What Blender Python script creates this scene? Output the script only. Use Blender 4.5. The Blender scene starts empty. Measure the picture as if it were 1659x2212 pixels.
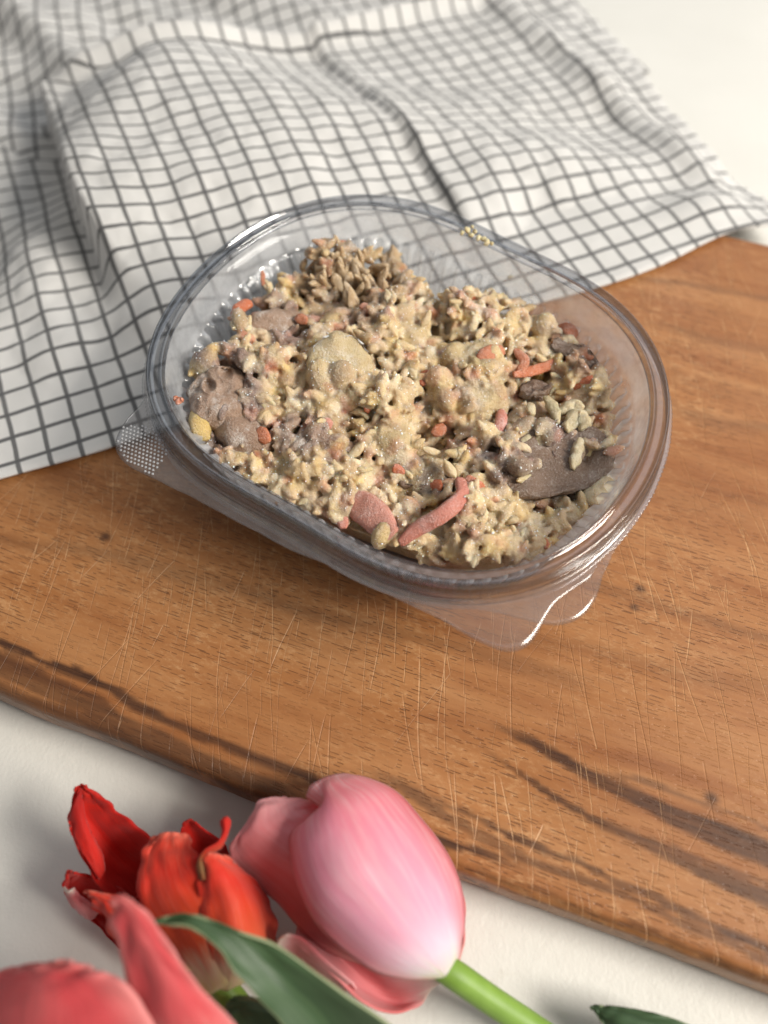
import bpy, bmesh, math, random
import numpy as np
from mathutils import Vector, Matrix, noise, kdtree
random.seed(7); rng = np.random.default_rng(7)
sc = bpy.context.scene
R = math.radians

# ------------------------------------------------------------------ camera
CAM_H, PITCH, FOC = 0.246, R(60), 1661.0          # metres, below horizon, focal length for a 1659 x 2212 frame
cam = bpy.data.cameras.new('camera'); cam_o = bpy.data.objects.new('camera', cam)
sc.collection.objects.link(cam_o); sc.camera = cam_o
cam_o.location = (0, 0, CAM_H); cam_o.rotation_euler = (R(90) - PITCH, 0, 0)
cam.sensor_fit = 'VERTICAL'; cam.sensor_height = 36; cam.lens = 36 * FOC / 2212
cam.clip_start = 0.01; cam.clip_end = 50
cam.dof.use_dof = True; cam.dof.focus_distance = 0.234; cam.dof.aperture_fstop = 5.2

# ------------------------------------------------------------------ light
world = bpy.data.worlds.new('World'); sc.world = world; world.use_nodes = True
bgn = world.node_tree.nodes['Background']
bgn.inputs['Color'].default_value = (1.0, 0.975, 0.94, 1); bgn.inputs['Strength'].default_value = 0.26

def area(name, az, el, dist, size, power, col, target=(0.0, 0.14, 0.03)):
    l = bpy.data.lights.new(name, 'AREA'); l.shape = 'RECTANGLE'; l.size = size[0]; l.size_y = size[1]
    l.energy = power; l.color = col
    o = bpy.data.objects.new(name, l); sc.collection.objects.link(o)
    d = Vector((math.cos(R(el)) * math.cos(R(az)), math.cos(R(el)) * math.sin(R(az)), math.sin(R(el))))
    o.location = Vector(target) + d * dist
    o.rotation_euler = d.to_track_quat('Z', 'Y').to_euler()
    return o
area('sun_through_window', -16, 38, 1.4, (0.56, 0.50), 30.0, (1.0, 0.94, 0.85))
area('window', 62, 40, 1.6, (1.5, 1.2), 5.5, (0.82, 0.90, 1.0))

sc.view_settings.view_transform = 'Standard'; sc.view_settings.look = 'None'
sc.view_settings.exposure = 0.18; sc.view_settings.gamma = 1.0
sc.cycles.use_denoising = True
sc.cycles.max_bounces = 12; sc.cycles.transparent_max_bounces = 40
sc.cycles.sample_clamp_indirect = 4.0
sc.cycles.caustics_reflective = False; sc.cycles.caustics_refractive = False

# ------------------------------------------------------------------ helpers
def ray(px, py):
    x = (px - 829.5) / FOC; y = (1106 - py) / FOC
    return (x, math.cos(PITCH) + y * math.sin(PITCH), -math.sin(PITCH) + y * math.cos(PITCH))
def P(px, py, z):
    d = ray(px, py); t = (CAM_H - z) / (-d[2])
    return Vector((d[0] * t, d[1] * t, z))
def PV(px, py, z):
    px = np.asarray(px, float); py = np.asarray(py, float)
    x = (px - 829.5) / FOC; y = (1106 - py) / FOC
    dy = math.cos(PITCH) + y * math.sin(PITCH); dz = -math.sin(PITCH) + y * math.cos(PITCH)
    t = (CAM_H - z) / (-dz)
    return np.stack([x * t, dy * t, np.broadcast_to(z, px.shape)], -1)

def link(o, parent=None):
    sc.collection.objects.link(o)
    if parent: o.parent = parent
    return o
def mesh_obj(name, verts, faces, mat, parent=None, smooth=True, uvs=None):
    me = bpy.data.meshes.new(name); me.from_pydata([tuple(v) for v in verts], [], faces); me.update()
    if smooth: me.polygons.foreach_set('use_smooth', [True] * len(me.polygons))
    if mat: me.materials.append(mat)
    if uvs is not None:
        lay = me.uv_layers.new(name='UVMap')
        li = np.empty(len(me.loops), int); me.loops.foreach_get('vertex_index', li)
        lay.data.foreach_set('uv', np.asarray(uvs, float)[li].ravel())
    return link(bpy.data.objects.new(name, me), parent)
def empty(name, loc=(0, 0, 0)):
    o = bpy.data.objects.new(name, None); o.location = loc; o.empty_display_size = 0.01
    return link(o)
def adopt(o, parent):                      # keep world place
    o.parent = parent; o.matrix_parent_inverse = Matrix.Translation(-Vector(parent.location))
def tag(o, label=None, cat=None, group=None, kind=None):
    if label: o['label'] = label
    if cat: o['category'] = cat
    if group: o['group'] = group
    if kind: o['kind'] = kind
    return o
def grid_faces(nr, nc, close=False):
    f = []
    for i in range(nr - 1):
        for j in range(nc if close else nc - 1):
            k = (j + 1) % nc
            f.append((i * nc + j, i * nc + k, (i + 1) * nc + k, (i + 1) * nc + j))
    return f
def catmull(pts, n):
    pts = np.asarray(pts, float); m = len(pts)
    if m == 2:
        t = np.linspace(0, 1, n)[:, None]; return pts[0] * (1 - t) + pts[1] * t
    e = np.concatenate([[2 * pts[0] - pts[1]], pts, [2 * pts[-1] - pts[-2]]])
    t = np.linspace(0, m - 1 - 1e-9, n); i = t.astype(int); f = (t - i)
    sh = (n,) + (1,) * (pts.ndim - 1); f = f.reshape(sh)
    a, b, c, d = e[i], e[i + 1], e[i + 2], e[i + 3]
    return 0.5 * (2 * b + (c - a) * f + (2 * a - 5 * b + 4 * c - d) * f ** 2 + (3 * b - a - 3 * c + d) * f ** 3)
def solidify(o, t, off=0):
    m = o.modifiers.new('thickness', 'SOLIDIFY'); m.thickness = t; m.offset = off
    return o
def smooth01(x):
    x = np.clip(x, 0, 1); return x * x * (3 - 2 * x)
def vnoise(x, y, seed=0):                  # numpy value noise, about -1..1
    r = np.random.default_rng(seed); T = r.uniform(-1, 1, (256, 256))
    x = np.asarray(x, float); y = np.asarray(y, float)
    xi = np.floor(x).astype(int); yi = np.floor(y).astype(int); fx = x - xi; fy = y - yi
    fx = fx * fx * (3 - 2 * fx); fy = fy * fy * (3 - 2 * fy)
    g = lambda a, b: T[a % 256, b % 256]
    return (g(xi, yi) * (1 - fx) + g(xi + 1, yi) * fx) * (1 - fy) + (g(xi, yi + 1) * (1 - fx) + g(xi + 1, yi + 1) * fx) * fy
def fbm(x, y, seed=0, o=3):
    s = 0; a = 1
    for k in range(o): s = s + a * vnoise(x * 2 ** k, y * 2 ** k, seed + k); a *= 0.5
    return s

class NT:                                   # tiny node builder
    def __init__(s, name):
        s.m = bpy.data.materials.new(name); s.m.use_nodes = True; s.t = s.m.node_tree; s.t.nodes.clear()
        s.out = s.t.nodes.new('ShaderNodeOutputMaterial')
    def n(s, typ, ins=None, **kw):
        nd = s.t.nodes.new('ShaderNode' + typ)
        for k, v in kw.items(): setattr(nd, k, v)
        for k, v in (ins or {}).items():
            sk = nd.inputs[k]
            if isinstance(v, bpy.types.NodeSocket): s.t.links.new(v, sk)
            else: sk.default_value = v
        return nd
    def math(s, op, a, b=None, c=None, clamp=False):
        nd = s.t.nodes.new('ShaderNodeMath'); nd.operation = op; nd.use_clamp = clamp
        for i, v in enumerate((a, b, c)):
            if v is None: continue
            if isinstance(v, bpy.types.NodeSocket): s.t.links.new(v, nd.inputs[i])
            else: nd.inputs[i].default_value = v
        return nd.outputs[0]
    def mix(s, f, a, b, blend='MIX'):
        nd = s.t.nodes.new('ShaderNodeMix'); nd.data_type = 'RGBA'; nd.blend_type = blend
        for k, v in ((0, f), (6, a), (7, b)):
            if isinstance(v, bpy.types.NodeSocket): s.t.links.new(v, nd.inputs[k])
            else: nd.inputs[k].default_value = (*v, 1) if isinstance(v, tuple) and len(v) == 3 else v
        return nd.outputs[2]
    def ramp(s, f, stops):
        nd = s.t.nodes.new('ShaderNodeValToRGB'); e = nd.color_ramp.elements
        while len(e) > 1: e.remove(e[-1])
        for i, (p, c) in enumerate(stops):
            el = e[0] if i == 0 else e.new(p)
            el.position = p; el.color = (*c, 1) if len(c) == 3 else c
        s.t.links.new(f, nd.inputs[0]); return nd.outputs[0]
    def maprange(s, v, a, b, c=0.0, d=1.0):
        return s.n('MapRange', {0: v, 1: a, 2: b, 3: c, 4: d}).outputs[0]
    def noise(s, vec, scale, detail=3, rough=0.5, dist=0):
        return s.n('TexNoise', {'Vector': vec, 'Scale': scale, 'Detail': detail, 'Roughness': rough, 'Distortion': dist}).outputs['Fac']
    def done(s, shader):
        s.t.links.new(shader, s.out.inputs['Surface']); return s.m

# ------------------------------------------------------------------ materials
def mat_table():
    T = NT('painted_table'); co = T.n('TexCoord').outputs['Object']
    a = T.noise(co, 9, 4); b = T.noise(co, 900, 2)
    c = T.mix(T.maprange(a, .35, .7), (.68, .67, .63), (.62, .61, .57))
    smudge = T.maprange(T.noise(co, 46, 5, .65), .66, .74)
    c = T.mix(T.math('MULTIPLY', smudge, .35), c, (.50, .47, .40))
    v = T.n('TexVoronoi', {'Vector': co, 'Scale': 55.0}); sp = T.math('LESS_THAN', v.outputs['Distance'], .016)
    c = T.mix(T.math('MULTIPLY', sp, .6), c, (.12, .10, .08))
    bp = T.n('Bump', {'Height': T.math('ADD', b, T.math('MULTIPLY', T.noise(co, 260, 2), 1.5)), 'Strength': .22, 'Distance': .0004})
    p = T.n('BsdfPrincipled', {'Base Color': c, 'Roughness': .5, 'Normal': bp.outputs[0], 'Specular IOR Level': .3})
    return T.done(p.outputs[0])

def mat_wood():
    T = NT('oiled_beech'); co = T.n('TexCoord').outputs['Object']
    xyz = T.n('SeparateXYZ', {0: co}); X, Y = xyz.outputs[0], xyz.outputs[1]
    st = T.n('Attribute', attribute_name='streak').outputs['Fac']
    al = T.n('Mapping', {'Vector': co, 'Scale': (6, 70, 70)}).outputs[0]
    g1 = T.noise(al, 1.0, 5, .6, .4)
    fine = T.n('Mapping', {'Vector': co, 'Scale': (70, 900, 400)}).outputs[0]
    g2 = T.noise(fine, 1.0, 4, .7)
    big = T.noise(co, 16, 3)
    c = T.ramp(g1, [(.22, (.13, .042, .014)), (.40, (.25, .092, .028)), (.56, (.335, .145, .052)), (.8, (.41, .205, .085))])
    c = T.mix(T.maprange(big, .4, .7), c, T.mix(.45, c, (.36, .155, .05)))
    c = T.mix(T.math('MULTIPLY', T.maprange(g2, .42, .75), .34), c, (.20, .08, .03))
    # lighter fuzzy wear, scattered and short
    wear = T.n('Mapping', {'Vector': co, 'Scale': (260, 620, 300), 'Rotation': (0, 0, 1.1)}).outputs[0]
    w = T.maprange(T.noise(wear, 1.0, 5, .75), .5, .72)
    wm = T.maprange(T.noise(co, 15, 4, .6), .40, .60)
    c = T.mix(T.math('MULTIPLY', T.math('MULTIPLY', w, wm), .8), c, (.50, .28, .13))
    # dark heartwood streaks
    sd = T.math('MULTIPLY', st, T.maprange(g2, .2, .7, 1.12, .85), clamp=True)
    c = T.mix(sd, c, (.050, .020, .010))
    def strokes(ang, cell, length, width, keep, seed, jit=0):
        mp = T.n('Mapping', {'Vector': co, 'Rotation': (0, 0, ang), 'Location': (seed, seed * .37, 0)}).outputs[0]
        if jit:
            nz = T.n('TexNoise', {'Vector': co, 'Scale': 14.0, 'Detail': 1.0})
            mp = T.n('VectorMath', {0: mp, 1: T.n('VectorMath', {0: nz.outputs['Color'], 1: (jit, jit, 0)}, operation='MULTIPLY').outputs[0]}, operation='ADD').outputs[0]
        sc_ = T.n('VectorMath', {0: mp, 1: (1 / cell[0], 1 / cell[1], 0)}, operation='MULTIPLY').outputs[0]
        v = T.n('TexVoronoi', {'Vector': sc_, 'Scale': 1.0, 'Randomness': 1.0}, voronoi_dimensions='2D')
        d = T.n('VectorMath', {0: sc_, 1: v.outputs['Position']}, operation='SUBTRACT').outputs[0]
        dx = T.n('SeparateXYZ', {0: d}); rc = T.n('SeparateColor', {0: v.outputs['Color']})
        lx = T.math('ABSOLUTE', T.math('MULTIPLY', dx.outputs[0], cell[0])); ly = T.math('ABSOLUTE', T.math('MULTIPLY', dx.outputs[1], cell[1]))
        L = T.math('MULTIPLY', T.math('ADD', rc.outputs[0], .35), length)
        m = T.math('MULTIPLY', T.maprange(T.math('DIVIDE', lx, L), .6, 1, 1, 0), T.maprange(T.math('DIVIDE', ly, T.math('MULTIPLY', T.math('ADD', rc.outputs[2], .4), width)), .4, 1.0, 1, 0))
        return T.math('MULTIPLY', m, T.math('LESS_THAN', rc.outputs[1], keep))
    po = T.math('MAXIMUM', strokes(0.0, (.0042, .0011), .0019, .00015, .6, 0.0), strokes(.03, (.006, .0019), .0024, .00017, .45, 3.1))
    pm = T.maprange(T.noise(co, 14, 2), .40, .55)
    c = T.mix(T.math('MULTIPLY', po, T.math('MULTIPLY', pm, .62)), c, (.07, .026, .012))
    s = None
    for k, (ang, cell, ln, wd, keep) in enumerate([(1.20, (.060, .0075), .022, .00021, .75), (1.32, (.045, .009), .016, .00019, .75), (1.05, (.035, .010), .012, .00018, .7),
                                                   (1.85, (.050, .022), .014, .0002, .5), (1.5, (.03, .012), .010, .00016, .6), (1.25, (.018, .006), .006, .00014, .6)]):
        q = strokes(ang, cell, ln, wd, keep, k * 1.73 + .4, .012)
        s = q if s is None else T.math('MAXIMUM', s, q)
    sm = T.maprange(T.noise(co, 300, 2), .35, .65, .1, .7)
    sm = T.math('MULTIPLY', sm, T.maprange(T.noise(co, 13, 2), .40, .60, .06, 1))
    c = T.mix(T.math('MULTIPLY', s, sm), c, (.62, .37, .19))
    h = T.math('SUBTRACT', T.math('MULTIPLY', g2, .35), T.math('ADD', po, T.math('MULTIPLY', s, .8)))
    h = T.math('ADD', h, T.math('MULTIPLY', w, .25))
    bp = T.n('Bump', {'Height': h, 'Strength': .55, 'Distance': .00025})
    ro = T.maprange(T.noise(co, 40, 3), .3, .7, .34, .54)
    p = T.n('BsdfPrincipled', {'Base Color': c, 'Roughness': ro, 'Normal': bp.outputs[0], 'Specular IOR Level': .35})
    return T.done(p.outputs[0])

def mat_cloth(pu, pv):
    T = NT('checked_cotton'); uv = T.n('UVMap', uv_map='UVMap').outputs[0]
    xyz = T.n('SeparateXYZ', {0: uv})
    wob = T.noise(uv, 60, 2)
    def line(s, ph):
        a = T.math('ADD', T.math('SUBTRACT', s, ph), T.math('MULTIPLY', T.math('SUBTRACT', wob, .5), .0012))
        f = T.math('ABSOLUTE', T.math('SUBTRACT', T.math('FRACT', T.math('DIVIDE', a, CELL)), .5))
        return T.maprange(f, .405, .442)            # 1 on the line
    u, v = line(xyz.outputs[0], pu + CELL / 2), line(xyz.outputs[1], pv + CELL / 2)
    both = T.math('MULTIPLY', u, v); one = T.math('MAXIMUM', T.math('MULTIPLY', u, .90), T.math('MULTIPLY', v, .94))
    thr = T.n('Mapping', {'Vector': uv, 'Scale': (2600, 2600, 1)}).outputs[0]
    w1 = T.n('TexWave', {'Vector': uv, 'Scale': 420.0, 'Distortion': 1.5, 'Detail': 1.0}, bands_direction='X').outputs['Fac']
    w2 = T.n('TexWave', {'Vector': uv, 'Scale': 420.0, 'Distortion': 1.5, 'Detail': 1.0}, bands_direction='Y').outputs['Fac']
    slub = T.noise(thr, 1.0, 2)
    f = T.math('MULTIPLY', T.math('MAXIMUM', one, T.math('MULTIPLY', both, .97)), T.maprange(slub, .25, .7, .8, 1.0))
    c = T.mix(T.maprange(T.noise(uv, 30, 4), .35, .7), (.80, .79, .77), (.72, .71, .69))
    c = T.mix(f, c, (.018, .019, .025))
    h = T.math('ADD', T.math('ADD', w1, w2), T.math('MULTIPLY', T.noise(uv, 240, 3), 2.2))
    bp = T.n('Bump', {'Height': h, 'Strength': .6, 'Distance': .0004})
    p = T.n('BsdfPrincipled', {'Base Color': c, 'Roughness': .9, 'Normal': bp.outputs[0], 'Specular IOR Level': .15, 'Sheen Weight': .25})
    tr = T.n('BsdfTranslucent', {'Color': c})
    return T.done(T.n('MixShader', {0: .12, 1: p.outputs[0], 2: tr.outputs[0]}).outputs[0])

def mat_plastic(name, tint, haze, bump=0.0, rough=.04, bscale=120, slant=(.45, .48, .52)):
    T = NT(name); co = T.n('TexCoord').outputs['Object']
    bp = T.n('Bump', {'Height': T.noise(co, bscale, 3), 'Strength': max(bump, .02), 'Distance': .002})
    inc = T.n('NewGeometry').outputs['Incoming']
    cs = T.math('ABSOLUTE', T.n('VectorMath', {0: inc, 1: bp.outputs[0]}, operation='DOT_PRODUCT').outputs['Value'], clamp=True)
    fr = T.math('ADD', .06, T.math('MULTIPLY', .94, T.math('POWER', T.math('SUBTRACT', 1.0, cs, clamp=True), 5.0)), clamp=True)   # thin sheet, same from both sides
    path = T.math('POWER', T.math('SUBTRACT', 1.0, cs, clamp=True), 1.6)
    tr = T.n('BsdfTransparent', {'Color': T.mix(path, tint, slant)})
    gl = T.n('BsdfGlossy', {'Color': (1, 1, 1, 1), 'Roughness': rough, 'Normal': bp.outputs[0]})
    a = tr.outputs[0]
    if haze:
        df = T.n('BsdfDiffuse', {'Color': (.82, .84, .87, 1)}); tl = T.n('BsdfTranslucent', {'Color': (.82, .84, .87, 1)})
        hz = T.n('MixShader', {0: .5, 1: df.outputs[0], 2: tl.outputs[0]})
        m = T.maprange(T.noise(co, 90, 4, .6), .3, .7, haze * .6, haze * 1.3)
        a = T.n('MixShader', {0: m, 1: a, 2: hz.outputs[0]}).outputs[0]
    return T.done(T.n('MixShader', {0: fr, 1: a, 2: gl.outputs[0]}).outputs[0])

def mat_food(name, col=None, col2=None, frost=.34, sss=.8, rough=.36):
    T = NT(name); co = T.n('TexCoord').outputs['Object']
    geo = T.n('NewGeometry'); pos = geo.outputs['Position']
    if col is None:
        c = T.n('Attribute', attribute_name='Col').outputs['Color']
    else:
        rnd = T.n('ObjectInfo').outputs['Random']
        c = T.mix(rnd, col, col2 or col)
    n1 = T.noise(pos, 260, 4, .65); n2 = T.noise(pos, 1500, 3, .7); n3 = T.noise(pos, 95, 3)
    c = T.mix(T.maprange(n1, .3, .72), T.mix(.62, c, (1, 1, 1), 'MIX') if False else c, T.mix(.5, c, T.mix(1.0, c, (.62, .50, .36), 'MULTIPLY')))
    fm = T.math('MULTIPLY', T.maprange(T.noise(pos, 140, 5, .7), .50, .68), T.maprange(n2, .35, .6, .35, 1))
    c = T.mix(T.math('MULTIPLY', fm, frost), c, (.80, .79, .77))
    c = T.mix(T.math('MULTIPLY', T.maprange(n2, .58, .70), .26), c, (.84, .82, .78))
    h = T.math('ADD', T.math('MULTIPLY', n1, .8), T.math('ADD', T.math('MULTIPLY', n2, 1.0), T.math('MULTIPLY', T.noise(pos, 3200, 2), .35)))
    bp = T.n('Bump', {'Height': h, 'Strength': .8, 'Distance': .0009})
    p = T.n('BsdfPrincipled', {'Base Color': c, 'Roughness': T.maprange(n2, .35, .65, rough - .14, rough + .2), 'Normal': bp.outputs[0],
                               'Subsurface Weight': sss, 'Subsurface Radius': (1.0, .7, .45), 'Subsurface Scale': .0026, 'Specular IOR Level': .55,
                               'Coat Weight': .8, 'Coat Roughness': .12, 'Coat Normal': bp.outputs[0]})
    return T.done(p.outputs[0])

def mat_petal(name, stops, edge, edge_amt, inside=None, streak=(1, 1, 1), sk=.25, trans=.3):
    T = NT(name); uv = T.n('UVMap', uv_map='UVMap').outputs[0]; xyz = T.n('SeparateXYZ', {0: uv})
    U, V = xyz.outputs[0], xyz.outputs[1]
    fib = T.noise(T.n('Mapping', {'Vector': uv, 'Scale': (26, 3.2, 1)}).outputs[0], 1.0, 4, .6, .2)
    lo = T.noise(T.n('Mapping', {'Vector': uv, 'Scale': (3, 2, 1)}).outputs[0], 1.0, 3)
    vv = T.math('ADD', V, T.math('ADD', T.math('MULTIPLY', T.math('SUBTRACT', fib, .5), .22), T.math('MULTIPLY', T.math('SUBTRACT', lo, .5), .25)))
    c = T.ramp(vv, stops)
    e = T.maprange(T.math('ABSOLUTE', T.math('SUBTRACT', U, .5)), .30, .5)
    c = T.mix(T.math('MULTIPLY', T.math('POWER', e, 1.6), edge_amt), c, edge)
    c = T.mix(T.math('MULTIPLY', T.maprange(fib, .45, .75), sk), c, streak)
    mid = T.maprange(T.math('ABSOLUTE', T.math('SUBTRACT', T.math('ADD', U, T.math('MULTIPLY', T.math('SUBTRACT', lo, .5), .3)), .52)), 0.0, .16, 1, 0)
    c = T.mix(T.math('MULTIPLY', T.math('MULTIPLY', mid, T.maprange(V, .12, .35)), .16), c, edge)
    br = T.n('Attribute', attribute_name='brown').outputs['Fac']
    c = T.mix(br, c, (.30, .19, .07))
    bp = T.n('Bump', {'Height': T.math('ADD', fib, T.math('MULTIPLY', T.noise(T.n('Mapping', {'Vector': uv, 'Scale': (120, 9, 1)}).outputs[0], 1, 2), .4)), 'Strength': .4, 'Distance': .0006})
    p = T.n('BsdfPrincipled', {'Base Color': c, 'Roughness': .55, 'Normal': bp.outputs[0], 'Specular IOR Level': .3, 'Sheen Weight': .2,
                               'Subsurface Weight': .12, 'Subsurface Scale': .001, 'Subsurface Radius': (1, .4, .3)})
    tr = T.n('BsdfTranslucent', {'Color': c, 'Normal': bp.outputs[0]})
    return T.done(T.n('MixShader', {0: trans, 1: p.outputs[0], 2: tr.outputs[0]}).outputs[0])

def mat_leaf(name, a, b):
    T = NT(name); uv = T.n('UVMap', uv_map='UVMap').outputs[0]
    vein = T.noise(T.n('Mapping', {'Vector': uv, 'Scale': (40, 1.2, 1)}).outputs[0], 1.0, 3)
    lo = T.noise(T.n('Mapping', {'Vector': uv, 'Scale': (4, 3, 1)}).outputs[0], 1.0, 3)
    c = T.mix(T.maprange(lo, .3, .7), a, b); c = T.mix(T.math('MULTIPLY', T.maprange(vein, .4, .8), .25), c, (.16, .24, .10))
    U = T.n('SeparateXYZ', {0: uv}).outputs[0]
    c = T.mix(T.math('MULTIPLY', T.maprange(T.math('ABSOLUTE', T.math('SUBTRACT', U, .5)), .478, .495), .5), c, (.42, .46, .26))
    bp = T.n('Bump', {'Height': vein, 'Strength': .2, 'Distance': .0005})
    p = T.n('BsdfPrincipled', {'Base Color': c, 'Roughness': .48, 'Normal': bp.outputs[0], 'Specular IOR Level': .4})
    tr = T.n('BsdfTranslucent', {'Color': (.10, .22, .03, 1)})
    return T.done(T.n('MixShader', {0: .12, 1: p.outputs[0], 2: tr.outputs[0]}).outputs[0])

# ------------------------------------------------------------------ table
tb = mesh_obj('table', [(-1.2, -.8, 0), (1.2, -.8, 0), (1.2, 1.6, 0), (-1.2, 1.6, 0)], [(0, 1, 2, 3)], mat_table(), smooth=False)
tag(tb, 'off-white painted table top under the cutting board', 'table', kind='structure')

# ------------------------------------------------------------------ cutting board
BT = 0.018
e0 = P(250, 1600, BT); e1 = P(1352, 2018, BT); bdir = (e1 - e0); bdir.z = 0; bdir.normalize()
BANG = math.atan2(bdir.y, bdir.x); BO = Vector((e0.x, e0.y, 0))
def to_board(w):                            # world (n,2+) -> along, across
    w = np.asarray(w); dx = w[..., 0] - BO.x; dy = w[..., 1] - BO.y
    c, s = math.cos(BANG), math.sin(BANG)
    return dx * c + dy * s, -dx * s + dy * c
BW = 0.280
STREAKS = [  # pixel polyline at board level, start/end half width in mm, strength
    ([(-60, 1360), (0, 1388), (150, 1450), (330, 1545), (700, 1700), (950, 1810), (1100, 1862)], 1.0, 1.1, .95),
    ([(-60, 1412), (60, 1455), (250, 1552), (450, 1650), (640, 1728)], 3.0, 2.0, .80),
    ([(-60, 1452), (100, 1518), (300, 1602), (560, 1708)], 1.5, 1.8, .78),
    ([(1040, 1553), (1150, 1600), (1300, 1678), (1450, 1760), (1700, 1870)], .8, 3.8, .90),
    ([(1030, 1610), (1150, 1680), (1270, 1755), (1480, 1860), (1700, 1960)], .6, 2.0, .78),
    ([(880, 1700), (1000, 1745), (1180, 1835), (1330, 1900), (1700, 2075)], .8, 1.3, .82),
    ([(760, 1665), (900, 1720), (1040, 1800), (1200, 1880), (1400, 1960), (1700, 2100)], 1.7, .9, .66),
    ([(1120, 1700), (1300, 1770), (1500, 1850), (1700, 1930)], .4, .7, .6),
    ([(1250, 1640), (1420, 1700), (1700, 1800)], .4, .9, .5),
    ([(-60, 1385), (200, 1480), (420, 1590), (640, 1690)], .5, .6, .7),
    ([(960, 1850), (1100, 1905), (1350, 2000), (1600, 2100)], .5, .8, .6),
    ([(-60, 1155), (150, 1190), (400, 1245), (700, 1325), (1000, 1400), (1250, 1480)], 2.2, 3.2, .34),
    ([(500, 1180), (800, 1290), (1000, 1370), (1200, 1390), (1450, 1450), (1700, 1500)], 2.0, 3.5, .22),
    ([(1180, 1240), (1400, 1300), (1700, 1390)], 2.6, 2.0, .34),
    ([(1400, 870), (1560, 915), (1700, 935)], 2.4, 3.0, .36),
    ([(1330, 598), (1480, 610), (1700, 650)], 1.8, 2.2, .40),
    ([(1380, 690), (1540, 735), (1700, 770)], 3.0, 3.0, .22),
    ([(1430, 1020), (1700, 1100)], 1.6, 2.0, .2)]
def build_board():
    A0, A1 = -0.11, 0.30
    na, npn = 400, 256
    a = np.linspace(A0, A1, na); p = np.linspace(0.0, BW, npn)
    r = .004
    G = []; 
    # cross profile (across, z): bottom front -> round -> top -> round -> bottom back
    prof = [(.0022, 0.0), (.0002, .0025), (-.0006, .007), (-.0002, .0125)]
    for k in range(5): t = k / 5 * math.pi / 2; prof.append((r * (1 - math.cos(t)) , BT - r + r * math.sin(t)))
    prof += [(x, BT) for x in np.linspace(r, BW - r, npn)]
    for k in range(5): t = (k + 1) / 5 * math.pi / 2; prof.append((BW - r + r * math.sin(t), BT - r + r * math.cos(t)))
    prof += [(BW, .006), (BW - .002, 0)]
    prof = np.array(prof); n = len(prof)
    bow = -0.0000 + .0060 * smooth01((.0 - a) / .14) ** 1.5 + .0008 * fbm(a * 22, a * 0, 5)
    V = np.zeros((na, n, 3)); V[:, :, 0] = a[:, None]
    wobble = np.clip(1 - prof[:, 0] / .05, 0, 1)
    V[:, :, 1] = prof[None, :, 0] + bow[:, None] * wobble[None]
    V[:, :, 2] = prof[None, :, 1]
    dent = fbm(V[:, :, 0] * 180, V[:, :, 2] * 120, 9) * .00014 * (prof[None, :, 0] < .006)
    V[:, :, 1] += dent
    W = V.reshape(-1, 3)
    faces = grid_faces(na, n)
    faces = [f[::-1] for f in faces]
    o = mesh_obj('cutting_board', W, faces, mat_wood())
    me = o.data; bm = bmesh.new(); bm.from_mesh(me)
    bmesh.ops.contextual_create
    bed = [e for e in bm.edges if e.is_boundary]; bmesh.ops.holes_fill(bm, edges=bed, sides=0)
    bmesh.ops.recalc_face_normals(bm, faces=bm.faces); bm.to_mesh(me); bm.free()
    s = np.zeros(len(W)); x, y = W[:, 0], W[:, 1]
    warp = .0016 * fbm(x * 26, y * 60, 31) + .0006 * fbm(x * 90, y * 240, 35)
    for k, (pl, w0, w1, amt) in enumerate(STREAKS):
        q = np.array(pl, float); wq = PV(q[:, 0], q[:, 1], BT); aa, pp = to_board(wq)
        d = np.argsort(aa); aa, pp = aa[d], pp[d]
        f1 = aa[-1]; f0 = aa[0]
        if q[-1, 0] >= 1600: sl = (pp[-1] - pp[-2]) / (aa[-1] - aa[-2]); aa = np.append(aa, aa[-1] + .13); pp = np.append(pp, pp[-1] + sl * .06)
        if q[0, 0] < 0: aa = np.append(aa[0] - .08, aa); pp = np.append(pp[0] + .004, pp)
        c = np.interp(x, aa, pp); f = np.clip((x - f0) / (f1 - f0), 0, 1)
        ww = (w0 + (w1 - w0) * f) * .001
        dist = np.abs(y + warp - c) / ww
        prof_ = np.clip((1.35 - dist) * 1.6, 0, 1); prof_ = smooth01(prof_) if amt > .4 else smooth01(np.clip(1.6 - dist, 0, 1.6) / 1.6)
        fade = smooth01((x - aa[0] + .002) / .02) * smooth01((aa[-1] + .01 - x) / .02)
        tex = .95 + .22 * fbm(x * 30, y * 600, 50 + k)
        s = np.maximum(s, amt * prof_ * fade * np.clip(tex, .3, 1.1))
    for (kx, ky, kr) in ((228, 1160, .0016), (1537, 1724, .0016), (1383, 1272, .0014), (1370, 1312, .0012)):
        ka, kp = to_board(np.array(P(kx, ky, BT))); s = np.maximum(s, .95 * np.exp(-(((x - ka) / (kr * 1.3)) ** 2 + ((y - kp) / kr) ** 2) ** 1.5))
    s += .10 * np.clip(fbm(x * 7, y * 130, 77) - .25, 0, 1)
    at = me.attributes.new('streak', 'FLOAT', 'POINT'); buf = np.zeros(len(me.vertices)); buf[:len(s)] = np.clip(s, 0, 1)
    at.data.foreach_set('value', buf)
    o.location = BO; o.rotation_euler = (0, 0, BANG)
    return tag(o, 'worn oiled wooden cutting board with dark grain streaks and knife marks', 'cutting board')
build_board()

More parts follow.
